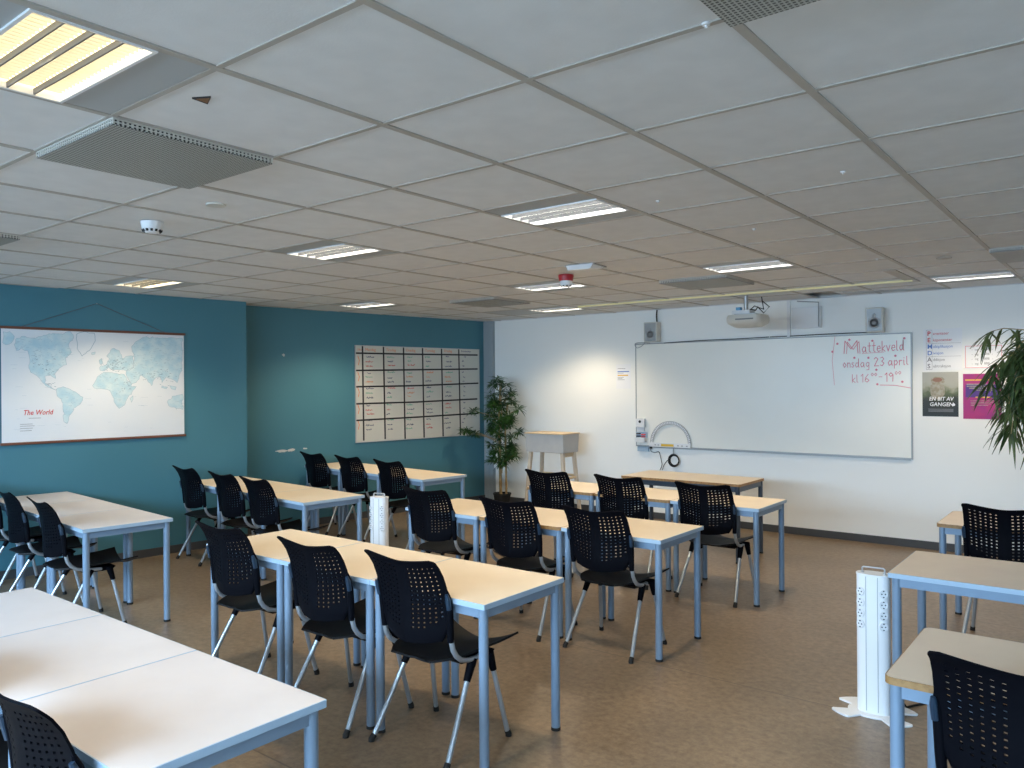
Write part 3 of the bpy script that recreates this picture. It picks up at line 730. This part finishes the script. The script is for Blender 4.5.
# protractor
t = bthing('board_protractor', 'large white half-circle board protractor resting on the whiteboard edge', 'protractor', -4.215, .895, d=.03)
mb = MB(); n = 40; R1, R2 = .258, .222; a_ = [(r*math.cos(PI*k/n), r*math.sin(PI*k/n)) for r in (R1,) for k in range(n+1)]; b_ = [(R2*math.cos(PI*k/n), R2*math.sin(PI*k/n)) for k in range(n+1)]
mb.loft([[(a[0], a[1], 0), (a[0], a[1], .006), (b[0], b[1], .006), (b[0], b[1], 0)] for a, b in zip(a_, b_)]); mb.build('degree_arc', M_pwhite, t)
mb = MB()
for k in range(1, 36):
    a = PI*k/36; stroke(mb, [(R1*.99*math.cos(a), R1*.99*math.sin(a)), ((R2+.010)*math.cos(a), (R2+.010)*math.sin(a))], .006, .0068)
mb.build('degree_marks', M_gry, t)
mb = MB(); 
for rr in (R1-.002, R2+.002): stroke(mb, [(rr*math.cos(PI*k/40), rr*math.sin(PI*k/40)) for k in range(41)], .005, .0072)
mb.build('rim_line', M_gry, t)
MB().box(-.27, .258, -.045, .004, 0, .012).build('straight_edge', M_pwhite, t, bevel=.002)
MB().box(-.115, .045, -.036, -.008, .012, .0135).build('yellow_label', M_yel, t)
mb = MB()
for x in (-.20, -.16, .09, .14, .20): mb.box(x, x+.02, -.028, -.018, .012, .0128)
mb.build('print_marks', M_gry, t)
t = bwtube([(651, 446), (651, 451), (655, 452.5), (659, 452), (661, 459), (662, 465), (660, 470)], .004, 'hanging_cable', 'thin dark cable with plug dangling below the marker holder', 'cable', d=.02)
mb = MB(); q = hit(651, 446, (0, YB-.02, 0), V((0,1,0))); mb.box(q.x-.014, q.x+.014, q.y-.012, q.y+.012, q.z-.03, q.z+.01); mb.build('plug', M_rub, t, bevel=.003)
t = bthing('coiled_cable', 'black coiled cable hanging on the wall under the protractor', 'cable', -4.175, .70, d=.012)
mb = MB()
for k in range(4):
    rr = .052+.006*k; mb.tube([(rr*math.cos(2*PI*i/24), rr*1.05*math.sin(2*PI*i/24), .004+.006*k) for i in range(25)], .0042, 6)
mb.build('coil', M_rub, t, smooth=True)
MB().tube([(-.005, .06, .01), (-.01, .10, .01), (-.008, .14, .008)], .005, 6).build('hook_stem', M_met, t, smooth=True)
MB().tube([(-.05, .02, .01), (-.09, -.01, .012), (-.13, -.06, .012), (-.15, -.12, .012)], .004, 6).build('cable_tail', M_rub, t, smooth=True)

# notice paper
t = bthing('wall_notice', 'small white paper notice left of the whiteboard', 'notice', -4.95, 1.53)
MB().box(0, .20, 0, .295, .001, .003).build('paper_sheet', M_paper, t)
mb = MB(); mb.box(.02, .18, .20, .212, .003, .0036); mb.build('blue_line', M_blu, t)
mb = MB(); mb.box(.02, .165, .155, .168, .003, .0036); mb.build('yellow_line', M_yel, t)
mb = MB()
for z in (.24, .185, .135, .12, .105): mb.box(.02, .02+.10*random.uniform(.6, 1.2), z, z+.005, .003, .0035)
mb.build('print_lines', M_gry, t)

# PEMDAS poster
def bxy(px, py): q = hit(px, py, (0, YB, 0), V((0, 1, 0))); return q.x, q.z
t = bthing('maths_poster', 'white order-of-operations poster with large letters P E M D A S', 'poster', -1.575, 1.693)
MB().box(0, .325, 0, .395, .001, .003).build('paper_sheet', M_paper, t)
rows_ = [('P', 'arenteser', M_red), ('E', 'ksponenter', M_red), ('M', 'ultiplikasjon', M_blu), ('D', 'ivisjon', M_blu), ('A', 'ddisjon', M_gry), ('S', 'ubtraksjon', M_gry)]
for k, (a, b, c) in enumerate(rows_):
    z = .333-.0615*k
    text(a, .058, .034, z, c, t, 'initial_letter', z=.0036, bold=.0012); text(b, .038, .082, z+.006, c, t, 'word', z=.0036, sx=.92)
mb = MB()
for x in (.026, .075): mb.box(x-.001, x+.001, .012, .385, .003, .0034)
mb.box(.026, .075, .384, .387, .003, .0034); mb.box(.026, .075, .011, .014, .003, .0034)
for z in (.258, .135): mb.box(.026, .315, z-.001, z+.001, .003, .0034)
mb.build('ruled_line', M_gry, t)
# logic poster
t = bthing('formula_poster', 'white sheet with a thin pink frame and four lines, above the purple poster', 'poster', -1.225, 1.715)
MB().box(-.012, .31, -.01, .215, .001, .003).build('paper_sheet', M_paper, t)
mb = MB(); 
for c in ((0, .29, 0, .004), (0, .29, .198, .202), (0, .004, .004, .198), (.286, .29, .004, .198)): mb.box(*c, .003, .0036)
mb.build('pink_frame', M_red2, t)
for k in range(4): text('-  og  -  888  -', .030, .05, .158-.043*k, M_gry, t, 'text_line', z=.0036)
# film-style poster
t = bthing('event_poster', 'dark green poster with a pale figure and white title EN BIT AV GANGEN', 'poster', -1.585, 1.262)
pm = bpy.data.materials.new('poster_print'); pm.use_nodes = True; nt = pm.node_tree; b = nt.nodes['Principled BSDF']; tc = nt.nodes.new('ShaderNodeTexCoord')
sp = nt.nodes.new('ShaderNodeSeparateXYZ'); nz = nt.nodes.new('ShaderNodeTexNoise'); nz.inputs['Scale'].default_value = 14; nz.inputs['Detail'].default_value = 4
ad = nt.nodes.new('ShaderNodeMath'); ad.operation = 'MULTIPLY_ADD'; ad.inputs[1].default_value = .45; rp = nt.nodes.new('ShaderNodeValToRGB')
mr = nt.nodes.new('ShaderNodeMapRange'); mr.inputs['From Min'].default_value = 0; mr.inputs['From Max'].default_value = .42
nt.links.new(tc.outputs['Object'], sp.inputs[0]); nt.links.new(tc.outputs['Object'], nz.inputs['Vector']); nt.links.new(sp.outputs['Y'], mr.inputs['Value'])
nt.links.new(nz.outputs['Fac'], ad.inputs[0]); nt.links.new(mr.outputs[0], ad.inputs[2]); nt.links.new(ad.outputs[0], rp.inputs['Fac']); nt.links.new(rp.outputs[0], b.inputs['Base Color'])
e = rp.color_ramp.elements; e[0].position = .25; e[0].color = (.02, .024, .022, 1); e[1].position = 1.0; e[1].color = (.42, .42, .37, 1)
n1 = rp.color_ramp.elements.new(.55); n1.color = (.028, .032, .024, 1); n2 = rp.color_ramp.elements.new(.75); n2.color = (.12, .15, .07, 1); n3 = rp.color_ramp.elements.new(.88); n3.color = (.38, .38, .30, 1)
MB().box(0, .302, 0, .418, .001, .003).build('paper_sheet', pm, t)
M_fur = mat('poster_pale_print', (.42, .40, .34), .7, mottle=(30, (.30, .27, .20), 4, .4, .6)); M_cap = mat('poster_brown_print', (.30, .17, .13), .7)
def blob(cx, cy, rx, ry, n=22, j=.08): return [(cx+rx*math.cos(2*PI*k/n)*random.uniform(1-j, 1+j), cy+ry*math.sin(2*PI*k/n)*random.uniform(1-j, 1+j), .0036) for k in range(n)]
MB().poly(blob(.13, .245, .065, .085)).build('pale_shape', M_fur, t); MB().poly([(p[0], p[1], .0042) for p in blob(.13, .335, .058, .042)]).build('round_shape', M_fur, t)
MB().poly([(p[0], p[1], .0048) for p in blob(.128, .345, .042, .02)]).build('brown_shape', M_cap, t)
text('EN BIT AV', .050, .158, .150, M_paper, t, 'title', z=.005, align='CENTER', bold=.0008, shear=.15, sx=.9); text('GANGEN', .050, .160, .098, M_paper, t, 'title', z=.005, align='CENTER', bold=.0008, shear=.15, sx=.95)
mb = MB()
for k in range(3): mb.box(.05, .26, .045+.011*k, .049+.011*k, .003, .0036)
mb.build('small_print', M_gry, t)
MB().lathe([(.013, .0036), (.013, .0040)], 16, .262, .112).build('round_badge', M_paper, t)
# purple poster
t = bthing('event_poster', 'magenta poster with a blue block and yellow heading, partly behind the plant', 'poster', -1.245, 1.245)
M_mag = mat('magenta_print', (.42, .035, .19), .6, mottle=(7, (.32, .03, .22), 4, .4, .65)); M_pur = mat('violet_print', (.085, .04, .24), .6)
MB().box(0, .305, 0, .415, .001, .003).build('paper_sheet', M_mag, t)
MB().poly([(.02, .20, .0034), (.285, .19, .0034), (.285, .325, .0034), (.02, .315, .0034)]).build('violet_block', M_pur, t)
mb = MB(); mb.box(.018, .285, .352, .364, .003, .0037); mb.box(.10, .23, .195, .205, .0035, .004); mb.build('yellow_heading', M_yel, t)
mb = MB()
for k, (a, b_) in enumerate(((.03, .26), (.03, .25), (.05, .24), (.10, .24))): mb.box(a, b_, .315-.018*k, .323-.018*k, .0035, .004)
for k in range(4): mb.box(.06, .26-.02*k, .165-.014*k, .169-.014*k, .003, .0036)
mb.build('white_text_lines', M_fur, t)
# ------------------------------------------------------------------ projector and its arm
t = thing('projector', 'ivory short-throw projector on a ceiling bracket above the whiteboard', 'projector', (-2.99, 7.55, 2.14))
def rr(w, d, r, z): return [(p[0], p[1], z) for p in rounded(-w, w, -d, d, r, 6)]
MB().loft([rr(.12, .09, .05, 0), rr(.168, .14, .05, .035), rr(.176, .15, .05, .058), rr(.176, .15, .05, .088), rr(.165, .14, .045, .118)]).build('projector_body', M_pbeige, t, smooth=True, angle=35)
mb = MB(); mb.box(-.07, .11, -.1515, -.148, .066, .080); mb.build('vent_strip', M_dkgrill, t)
MB().box(-.11, .10, -.08, .10, .118, .132).build('mount_plate', M_alu, t, bevel=.003)
mb = MB(); mb.cyl(-.02, 0, .13, CE-2.14, .022, 16); mb.build('ceiling_post', M_alu, t, smooth=True)
mb = MB(); mb.tube([(.02, -.05, .12), (.05, -.07, .17), (.09, -.03, .16), (.08, .05, .20), (.12, .10, .14), (.17, .12, .20), (.12, .05, .26)], .006, 6); mb.tube([(.0, -.06, .13), (.09, -.06, .20), (.15, .02, .17), (.10, .1, .30)], .005, 6)
mb.build('cable_bundle', M_rub, t, smooth=True)
mb = MB(); mb.box(-.085, -.035, -.10, -.06, .165, .195); mb.build('blue_connector', mat('blue_connector_plastic', (.10, .35, .60), .4), t, bevel=.004)
mb = MB(); mb.box(-.13, .05, -.09, .05, .132, .165); mb.build('bracket_arm', M_pwhite, t)
t = thing('wall_bracket', 'white wall bracket plate and conduit right of the projector', 'bracket', (-2.78, YB, 2.05))
MB().box(-.02, .27, -.06, 0, .10, .32).build('back_plate', M_pwhite, t, bevel=.004)
MB().box(-.08, -.05, -.03, 0, .02, .40).build('conduit', M_pwhite, t)
mb = MB(); mb.tube([(.255, -.065, .11), (.255, -.065, .36), (.05, -.10, .38)], .006, 8); mb.build('rod', M_met, t, smooth=True)

# ------------------------------------------------------------------ lectern
t = thing('lectern', 'whitewashed wooden lectern box on four splayed legs by the white wall', 'lectern', (-5.60, 7.98, 0))
MB().loft([[(-.275, -.27, .765), (.275, -.27, .765), (.275, .05, .765), (-.275, .05, .765)], [(-.28, -.28, .985), (.28, -.28, .985), (.28, .06, .985), (-.28, .06, .985)]]).build('box_body', M_woodw, t, bevel=.004)
MB().box(-.290, .290, -.290, .07, .985, 1.0).build('top_board', M_wood, t, bevel=.003)
LG = {}
for sx in (-1, 1):
    for sy in (-1, 1):
        a = V((sx*.235, sy*.12-.11, .765)); b = V((sx*.30, sy*.155-.11, 0)); w = .021
        mb = MB(); mb.loft([[(c.x-q*w, c.y-q*w, c.z), (c.x+q*w, c.y-q*w, c.z), (c.x+q*w, c.y+q*w, c.z), (c.x-q*w, c.y+q*w, c.z)] for c, q in ((a, 1.0), (b, .85))]); mb.build('leg', M_woodl, t, bevel=.003)
def lp(sx, sy, z): s = 1-z/.765; return (sx*(.235+.065*s), sy*(.12+.035*s)-.11, z)
for p, q, in ((lp(-1, -1, .40), lp(1, -1, .40)), (lp(-1, 1, .48), lp(1, 1, .48)), (lp(1, -1, .46), lp(1, 1, .46)), (lp(-1, -1, .30), lp(-1, 1, .30)), (lp(1, -1, .22), lp(1, 1, .22))):
    MB().tube([p, q], .014, 8).build('stretcher', M_wood, t, smooth=True)
mb = MB(); mb.box(.225, .24, -.20, .0, .71, .765); mb.build('side_rail', M_wood, t)

# ------------------------------------------------------------------ plants
def leaf(mb, base, d, L, w, droop=.25, up=V((0,0,1))):
    d = d.normalized(); sd = d.cross(V((random.uniform(-.3,.3), random.uniform(-.3,.3), 1))).normalized(); nrm = sd.cross(d)
    P = []
    for s, ww in ((0, .12), (.25, .85), (.55, 1.0), (.8, .6), (1, .03)):
        c = base+d*L*s+V((0, 0, -1))*droop*L*s*s; P.append((c-sd*w*ww/2, c+nrm*w*.12, c+sd*w*ww/2))
    vr = [[mb.bm.verts.new(p) for p in r] for r in P]
    for a, b in zip(vr, vr[1:]):
        for i in (0, 1): mb.bm.faces.new((a[i], a[i+1], b[i+1], b[i]))
t = thing('potted_bamboo', 'tall artificial bamboo in a black pot in the far corner', 'plant', (-6.50, 8.0, 0))
mb = MB(); mb.lathe([(.085, 0), (.095, .01), (.112, .15), (.120, .155), (.120, .172), (.108, .172), (.104, .15), (.001, .15)], 28); mb.build('pot', M_rub, t, smooth=True)
def cane(mb, pts, r):
    P = []; pts = [V(p) for p in pts]
    for a, b in zip(pts, pts[1:]):
        n = max(1, int((b-a).length/.03))
        for k in range(n): P.append(a+(b-a)*k/n)
    P.append(pts[-1]); mb.tube(P, [r*(1.16 if i % 5 == 0 else 1)*(1-.35*i/len(P)) for i in range(len(P))], 8)
mb = MB()
canes = [[(-.045, .02, .14), (-.055, .02, .6), (-.07, .03, 1.1), (-.04, .02, 1.55)], [(.0, -.02, .14), (-.01, -.02, .7), (-.02, -.03, 1.2), (.0, 0, 1.62)], [(.055, .02, .14), (.05, .02, .6), (.06, .0, 1.0), (.10, .0, 1.35)]]
for c in canes: cane(mb, c, .015)
mb.build('cane', M_cane, t, smooth=True)
nodes = []
def br(a, b, r): nodes.append((V(a), V(b), r))
spots = [(-.14, 0, 1.60), (-.02, -.05, 1.66), (.08, 0, 1.58), (-.12, -.05, 1.45), (.0, 0, 1.48), (.10, .03, 1.42), (-.08, -.1, 1.33), (.05, -.05, 1.30), (-.02, 0, 1.22),
         (.30, -.02, 1.27), (.22, -.1, 1.15), (.14, 0, 1.12), (.28, 0, .98), (.20, -.05, .92), (.05, -.08, 1.08), (-.10, -.05, 1.08), (-.16, .0, .98), (.0, -.05, .95),
         (.06, -.1, .80), (.16, -.02, .76), (-.04, -.05, .72), (-.14, -.05, .80), (.12, -.08, .62), (.04, -.05, .55), (-.14, -.05, .60), (.22, -.02, .68), (-.02, -.08, .63),
         (-.20, -.32, 1.25), (-.30, -.38, .98), (-.20, -.3, .95), (-.30, -.36, .99), (-.10, -.15, 1.15), (.18, 0, 1.36)]
for k in range(30): spots.append((random.uniform(-.15, .17), random.uniform(-.10, .05), random.uniform(.52, 1.62)))
bmb, lmb = MB(), MB()
for s in spots:
    c = V(s); root = V((c.x*.2, c.y*.1, c.z-.12)); bmb.tube([root, (root+c)/2+V((0,0,.02)), c], [.004, .003, .002], 5)
    n = 58 if c.z > .7 else 44
    for k in range(n):
        a = random.uniform(0, 2*PI); e = random.uniform(-.5, .8)
        d = V((math.cos(a)*math.cos(e), math.sin(a)*math.cos(e), math.sin(e)))
        b0 = c+d*random.uniform(0, .05)
        L_ = random.uniform(.05, .10)
        leaf(lmb, b0, d, L_, random.uniform(.014, .021), random.uniform(.1, .5))
bmb.build('twigs', M_cane, t, smooth=True); lmb.build('foliage', M_leaf, t)
# keep the leaves clear of the walls
for o in children(t):
    if o.name.startswith('foliage'):
        for v in o.data.vertices:
            if v.co.y > .285: v.co.y = .285
            xl = wall_x_inner(8.0+v.co.y)+.02+6.50
            if v.co.x < xl: v.co.x = xl

t = thing('potted_bamboo', 'large drooping leafy bamboo reaching in at the right edge', 'plant', (-.07, 4.95, 0))
MB().lathe([(.15, 0), (.16, .01), (.19, .28), (.20, .285), (.20, .31), (.185, .31), (.18, .27), (.001, .27)], 28).build('pot', M_rub, t, smooth=True)
mb = MB()
for c in ([(-.03, .02, .26), (-.06, 0, .9), (-.08, 0, 1.6)], [(.04, -.02, .26), (.05, -.02, 1.0), (.03, 0, 1.7)], [(0, .05, .26), (.0, .06, .9), (.10, .05, 1.5)]): cane(mb, c, .018)
mb.build('cane', M_cane, t, smooth=True)
bmb, lmb = MB(), MB()
for k in range(300):
    a = random.uniform(0, 2*PI); reach = random.uniform(.12, .56); z0 = random.uniform(1.42, 1.76); drop = random.uniform(.0, .52)
    pts = []
    for s in range(7):
        q = s/6; r = reach*math.sin(q*PI*.5); z = z0+.16*math.sin(q*PI*.75)-drop*q**2.5
        pts.append(V((math.cos(a)*r, math.sin(a)*r, z)))
    bmb.tube(pts, [.004-.0004*i for i in range(7)], 5)
    for s in range(1, 7):
        tg = (pts[s]-pts[s-1]).normalized()
        for q in range(6 if s > 2 else 3):
            b0 = pts[s-1].lerp(pts[s], random.random())
            d = tg*.6+V((random.uniform(-.9,.9), random.uniform(-.9,.9), random.uniform(-.6,.5)))
            leaf(lmb, b0, d, random.uniform(.08, .15), random.uniform(.015, .023), random.uniform(.2, .9))
bmb.build('twigs', M_cane, t, smooth=True); lmb.build('foliage', M_leaf2, t)

# ------------------------------------------------------------------ world map on the left wall
od = V((.0993, 1, 0)).normalized(); ON = od.cross(V((0, 0, 1)))
OO = V((wall_x_outer(0), 0, 0))
p_tl = hit(1, 327.5, OO+ON*.01, ON); p_tr = hit(183.5, 330.5, OO+ON*.01, ON); p_bl = hit(3, 444, OO+ON*.01, ON)
MO = V((p_tl.x, p_tl.y, p_bl.z)) - ON*.01
if (MO-OO).dot(ON) < 0: pass
mapf = frame(MO, od)
inv = mapf.inverted()
mw = (p_tr-p_tl).length; mh = p_tl.z-p_bl.z
t = thing('world_map', 'large world map between two wooden rods hanging on the teal wall', 'map', mtx=mapf)
def mpt(cx, cy): 
    q = inv @ hit(cx/5.25, 320+cy/5.256, OO+ON*.012, ON); return q.x, q.y
mb = MB(); mb.box(0, mw, 0, mh, .008, .012)
mb.build('map_sheet', M_mapp, t)
for nm, yy in (('top_rod', mh+.004), ('bottom_rod', -.004)):
    MB().box(-.012, mw+.014, yy-.011, yy+.011, .002, .022).build(nm, M_rod, t, bevel=.004)
pk = inv @ hit(97, 303.5, OO+ON*.012, ON); e1 = inv @ hit(20, 324, OO+ON*.012, ON); e2 = inv @ hit(166, 329, OO+ON*.012, ON)
mb = MB(); mb.tube([(e1.x, mh+.01, .012), (pk.x, pk.y, .006), (e2.x, mh+.01, .012)], .0016, 5); mb.build('hanging_cord', M_rod, t)
MB().cyl(pk.x, pk.y, .0, .012, .004, 8).build('nail', M_met, t)
LAND = [
 [(75,130),(90,95),(130,85),(165,95),(200,88),(230,80),(280,70),(330,75),(370,60),(385,95),(360,130),(375,170),(345,200),(350,235),(310,255),(285,285),(292,308),(265,290),(235,295),(235,330),(265,350),(292,368),(270,360),(240,345),(215,315),(190,290),(160,275),(150,240),(155,200),(145,160),(110,150),(85,160)],
 [(16,62),(50,60),(75,85),(60,120),(30,130),(14,120)],
 [(295,365),(330,350),(370,365),(405,385),(435,405),(425,435),(395,460),(375,490),(360,515),(352,545),(335,535),(332,480),(325,430),(300,400)],
 [(485,345),(510,300),(545,275),(600,280),(650,285),(665,305),(690,350),(715,350),(690,390),(670,410),(655,445),(625,465),(605,440),(590,400),(575,370),(530,360),(495,358)],
 [(683,412),(698,398),(690,432)],
 [(525,265),(530,240),(560,235),(575,205),(560,190),(590,150),(625,160),(640,200),(700,190),(700,250),(680,265),(640,262),(600,262),(570,250),(545,268)],
 [(702,190),(690,140),(720,110),(760,90),(850,95),(956,95),(956,250),(940,290),(930,330),(900,310),(870,300),(850,330),(840,300),(810,310),(795,345),(770,310),(740,290),(720,320),(690,340),(667,300),(662,270),(702,250)],
 [(878,430),(905,400),(935,395),(958,390),(960,470),(925,465),(885,450)], [(520,212),(534,202),(540,228),(525,234)], [(480,172),(500,168),(498,180),(482,182)],
 [(850,345),(880,352),(872,362),(848,356)], [(890,345),(925,352),(920,368),(900,362)]]
GREEN = [(402,75),(440,62),(495,70),(500,110),(470,160),(430,190),(405,150)]
def rough(poly, amp=5):
    out = []
    for (x0, y0), (x1, y1) in zip(poly, poly[1:]+poly[:1]):
        n = max(1, int(math.hypot(x1-x0, y1-y0)/12))
        for k in range(n):
            s = k/n; out.append((x0+(x1-x0)*s+(random.uniform(-amp, amp) if k else 0), y0+(y1-y0)*s+(random.uniform(-amp, amp) if k else 0)))
    return out
lm, om = MB(), MB()
for pl in LAND:
    q = [mpt(*p) for p in rough(pl)]
    lm.poly([(a, b, .0126) for a, b in q]); stroke(om, q+q[:1], .0022, .0131)
q = [mpt(*p) for p in rough(GREEN, 3)]; stroke(om, q+q[:1], .004, .0131)
bmesh.ops.triangulate(lm.bm, faces=lm.bm.faces[:], ngon_method='EAR_CLIP')
lm.build('land_print', M_mapl, t)
def inside(p, poly):
    c = False
    for (x0, y0), (x1, y1) in zip(poly, poly[1:]+poly[:1]):
        if (y0 > p[1]) != (y1 > p[1]) and p[0] < (x1-x0)*(p[1]-y0)/(y1-y0)+x0: c = not c
    return c
cnt = 0
while cnt < 420:
    p = (random.uniform(20, 955), random.uniform(70, 560)); ins_ = any(inside(p, pl) for pl in LAND)
    if not ins_: continue
    cnt += 1; L_ = random.uniform(4, 14); a = random.choice([0, 0, 0, random.uniform(0, PI)])
    stroke(om, [mpt(*p), mpt(p[0]+L_*math.cos(a), p[1]+L_*math.sin(a))], .0016, .0131)
for k in range(60):
    p = (random.uniform(20, 930), random.uniform(80, 600)); stroke(om, [mpt(*p), mpt(p[0]+random.uniform(10, 40), p[1])], .0010, .0131)
om.build('map_outline', mat('map_outline_ink', (.30, .42, .50), .6), t)
dm = MB()
for cx, cy, n, rx, ry in ((245, 250, 24, 60, 40), (600, 240, 60, 70, 35), (820, 290, 40, 110, 40), (640, 330, 20, 60, 60), (180, 210, 10, 20, 60), (265, 340, 12, 30, 12)):
    for k in range(n):
        p = (cx+random.gauss(0, .5)*rx, cy+random.gauss(0, .5)*ry); stroke(dm, [mpt(*p), mpt(p[0]+random.uniform(3, 10), p[1]+random.uniform(-2, 2))], .003, .0136)
dm.build('place_names', M_mapd, t)
x, y = mpt(120, 500); text('The World', .060, x, y, M_red, t, 'map_title', z=.0136, shear=.25, bold=.0007, sx=.82)
mb = MB(); 
for yy in (518, 550, 560, 572, 585): x, y = mpt(150 if yy == 518 else 105, yy); mb.box(x, x+.09*random.uniform(.7, 1.3), y, y+.004, .0131, .0135)
mb.build('map_caption', M_gry, t)

# ------------------------------------------------------------------ taped calendar board in the recess
idr = V((.1267, 1, 0)).normalized(); IN_ = idr.cross(V((0, 0, 1))); IO = V((wall_x_inner(5), 5, 0))
def ih(px, py, d=.012): return hit(px, py, IO+IN_*d, IN_)
a, b, c = ih(355, 345), ih(479.2, 349.5), ih(355.5, 443)
bw, bh = (b-a).length*1.0, a.z-c.z
CO = V((a.x, a.y, c.z))-IN_*.012; calf = frame(CO, idr); cinv = calf.inverted()
t = thing('planner_board', 'white planner board with black tape grid and coloured notes on teal wall', 'whiteboard', mtx=calf)
bw = (V((b.x, b.y, 0))-V((a.x, a.y, 0))).length
M_cal = mat('planner_enamel', (.62, .61, .55), .3)
MB().box(.008, bw-.008, .008, bh-.008, 0, .012).build('board_surface', M_cal, t)
mb = MB(); mb.box(0, bw, 0, .010, 0, .016); mb.box(0, bw, bh-.010, bh, 0, .016); mb.box(0, .010, .01, bh-.01, 0, .016); mb.box(bw-.010, bw, .01, bh-.01, 0, .016); mb.build('board_frame', M_alu, t)
def cp(cx, cy): q = cinv @ ih(350+cx/6.68, 335+cy/6.68); return q.x, q.y
mb = MB()
vx = [(83,70,92,702),(223,76,235,692),(357,82,368,690),(484,86,495,684),(611,90,622,678),(726,95,738,668)]
hy = [(40,121,850,134),(42,237,850,227),(42,346,855,322),(42,460,848,427),(42,571,855,523)]
for x0, y0, x1, y1 in vx: stroke(mb, [cp(x0, y0), cp(x1, y1)], .022, .0128)
for x0, y0, x1, y1 in hy: stroke(mb, [cp(x0, y0), cp((x0+x1)/2, (y0+y1)/2+random.uniform(-2, 5)), cp(x1, y1)], .020, .0132)
mb.build('tape_grid', M_tape, t)
days = ['Mandag', 'Tirsdag', 'Onsdag', 'Torsdag', 'Fredag']
cxs = [40, 100, 240, 372, 500, 628, 742]
for k, dn in enumerate(days):
    x, y = cp(cxs[k+1], 106+2*k); text(dn, .050, x, y, M_org, t, 'day_heading', z=.0128, shear=.1)
x, y = cp(742, 114); text('Kommentar', .036, x, y, M_ink, t, 'day_heading', z=.0128)
x, y = cp(46, 104); text('Uke', .04, x, y, M_org, t, 'day_heading', z=.0128)
wr_ = {M_org: MB(), M_grn: MB(), M_ink: MB(), M_red: MB()}
def scr(col, cx, cy, n):
    x, y = cp(cx, cy); pts = []
    ww = n*.0115
    for k in range(n*3): pts.append((x+ww*k/(n*3), y+random.uniform(0, .015 if k % 4 else .026)))
    stroke(wr_[col], pts, .0048, .0127)
rowsy = [150, 258, 362, 475, 580]
for r_, ry in enumerate(rowsy):
    for k in range(6):
        cx = [100, 240, 372, 500, 628, 748][k]; dy = -(k*4)*(r_/4)
        for l in range(3):
            cy = ry+dy+l*30+random.uniform(-4, 4)
            col = random.choice([M_ink, M_ink, M_grn, M_org if r_ in (1, 2) else M_red]) if k < 5 else M_ink
            if l == 0 and k in (0, 1, 2): col = M_ink if k == 0 else (M_grn if r_ != 2 else M_red)
            if l == 1 and k == 5: col = M_ink
            scr(col, cx+random.uniform(0, 14), cy, random.choice([5, 7, 9, 10]) if k < 5 else 3)
    stroke(wr_[M_org], [cp(52, ry-10), cp(62, ry+20), cp(56, ry+50)], .010, .0127)
for col, nm in ((M_org, 'orange_notes'), (M_grn, 'green_notes'), (M_ink, 'dark_notes'), (M_red, 'red_notes')): wr_[col].build(nm, col, t)

# chipped paint on the recess wall (marks of the wall itself)
mb = MB()
for px, py, rx, ry in ((282, 451, .085, .016), (291.5, 450, .05, .02), (305, 448.5, .035, .010), (283.5, 355, .02, .02)):
    q = ih(px, py, .001); n = 16
    pts = [q+idr*(rx*math.cos(2*PI*k/n)*random.uniform(.6, 1.1))+V((0, 0, ry*math.sin(2*PI*k/n)*random.uniform(.6, 1.1))) for k in range(n)]
    mb.poly(pts)
o = mb.build('chipped_paint', mat('bare_plaster', (.62, .60, .56), .8), wr)

# ------------------------------------------------------------------ light
W_ = bpy.data.worlds.new('world'); scene.world = W_; W_.use_nodes = True
bg = W_.node_tree.nodes['Background']; bg.inputs[0].default_value = (.45, .68, 1.0, 1); bg.inputs[1].default_value = .5
for i, (a, b) in enumerate(WX):
    ld = bpy.data.lights.new('window_daylight', 'AREA'); ld.shape = 'RECTANGLE'; ld.size = b-a+.2; ld.size_y = 1.7
    ld.energy = 330; ld.color = (.50, .74, 1.0)
    lo = bpy.data.objects.new('window_daylight', ld); COL.objects.link(lo); lo.location = ((a+b)/2, YR-1.1, 2.5); lo.rotation_euler = (PI/2-math.radians(33), 0, 0)
scene.view_settings.view_transform = 'Standard'; scene.view_settings.look = 'None'; scene.view_settings.gamma = 1
scene.view_settings.use_curve_mapping = False; scene.view_settings.exposure = .76
scene.cycles.use_denoising = True; scene.cycles.max_bounces = 8; scene.cycles.diffuse_bounces = 6
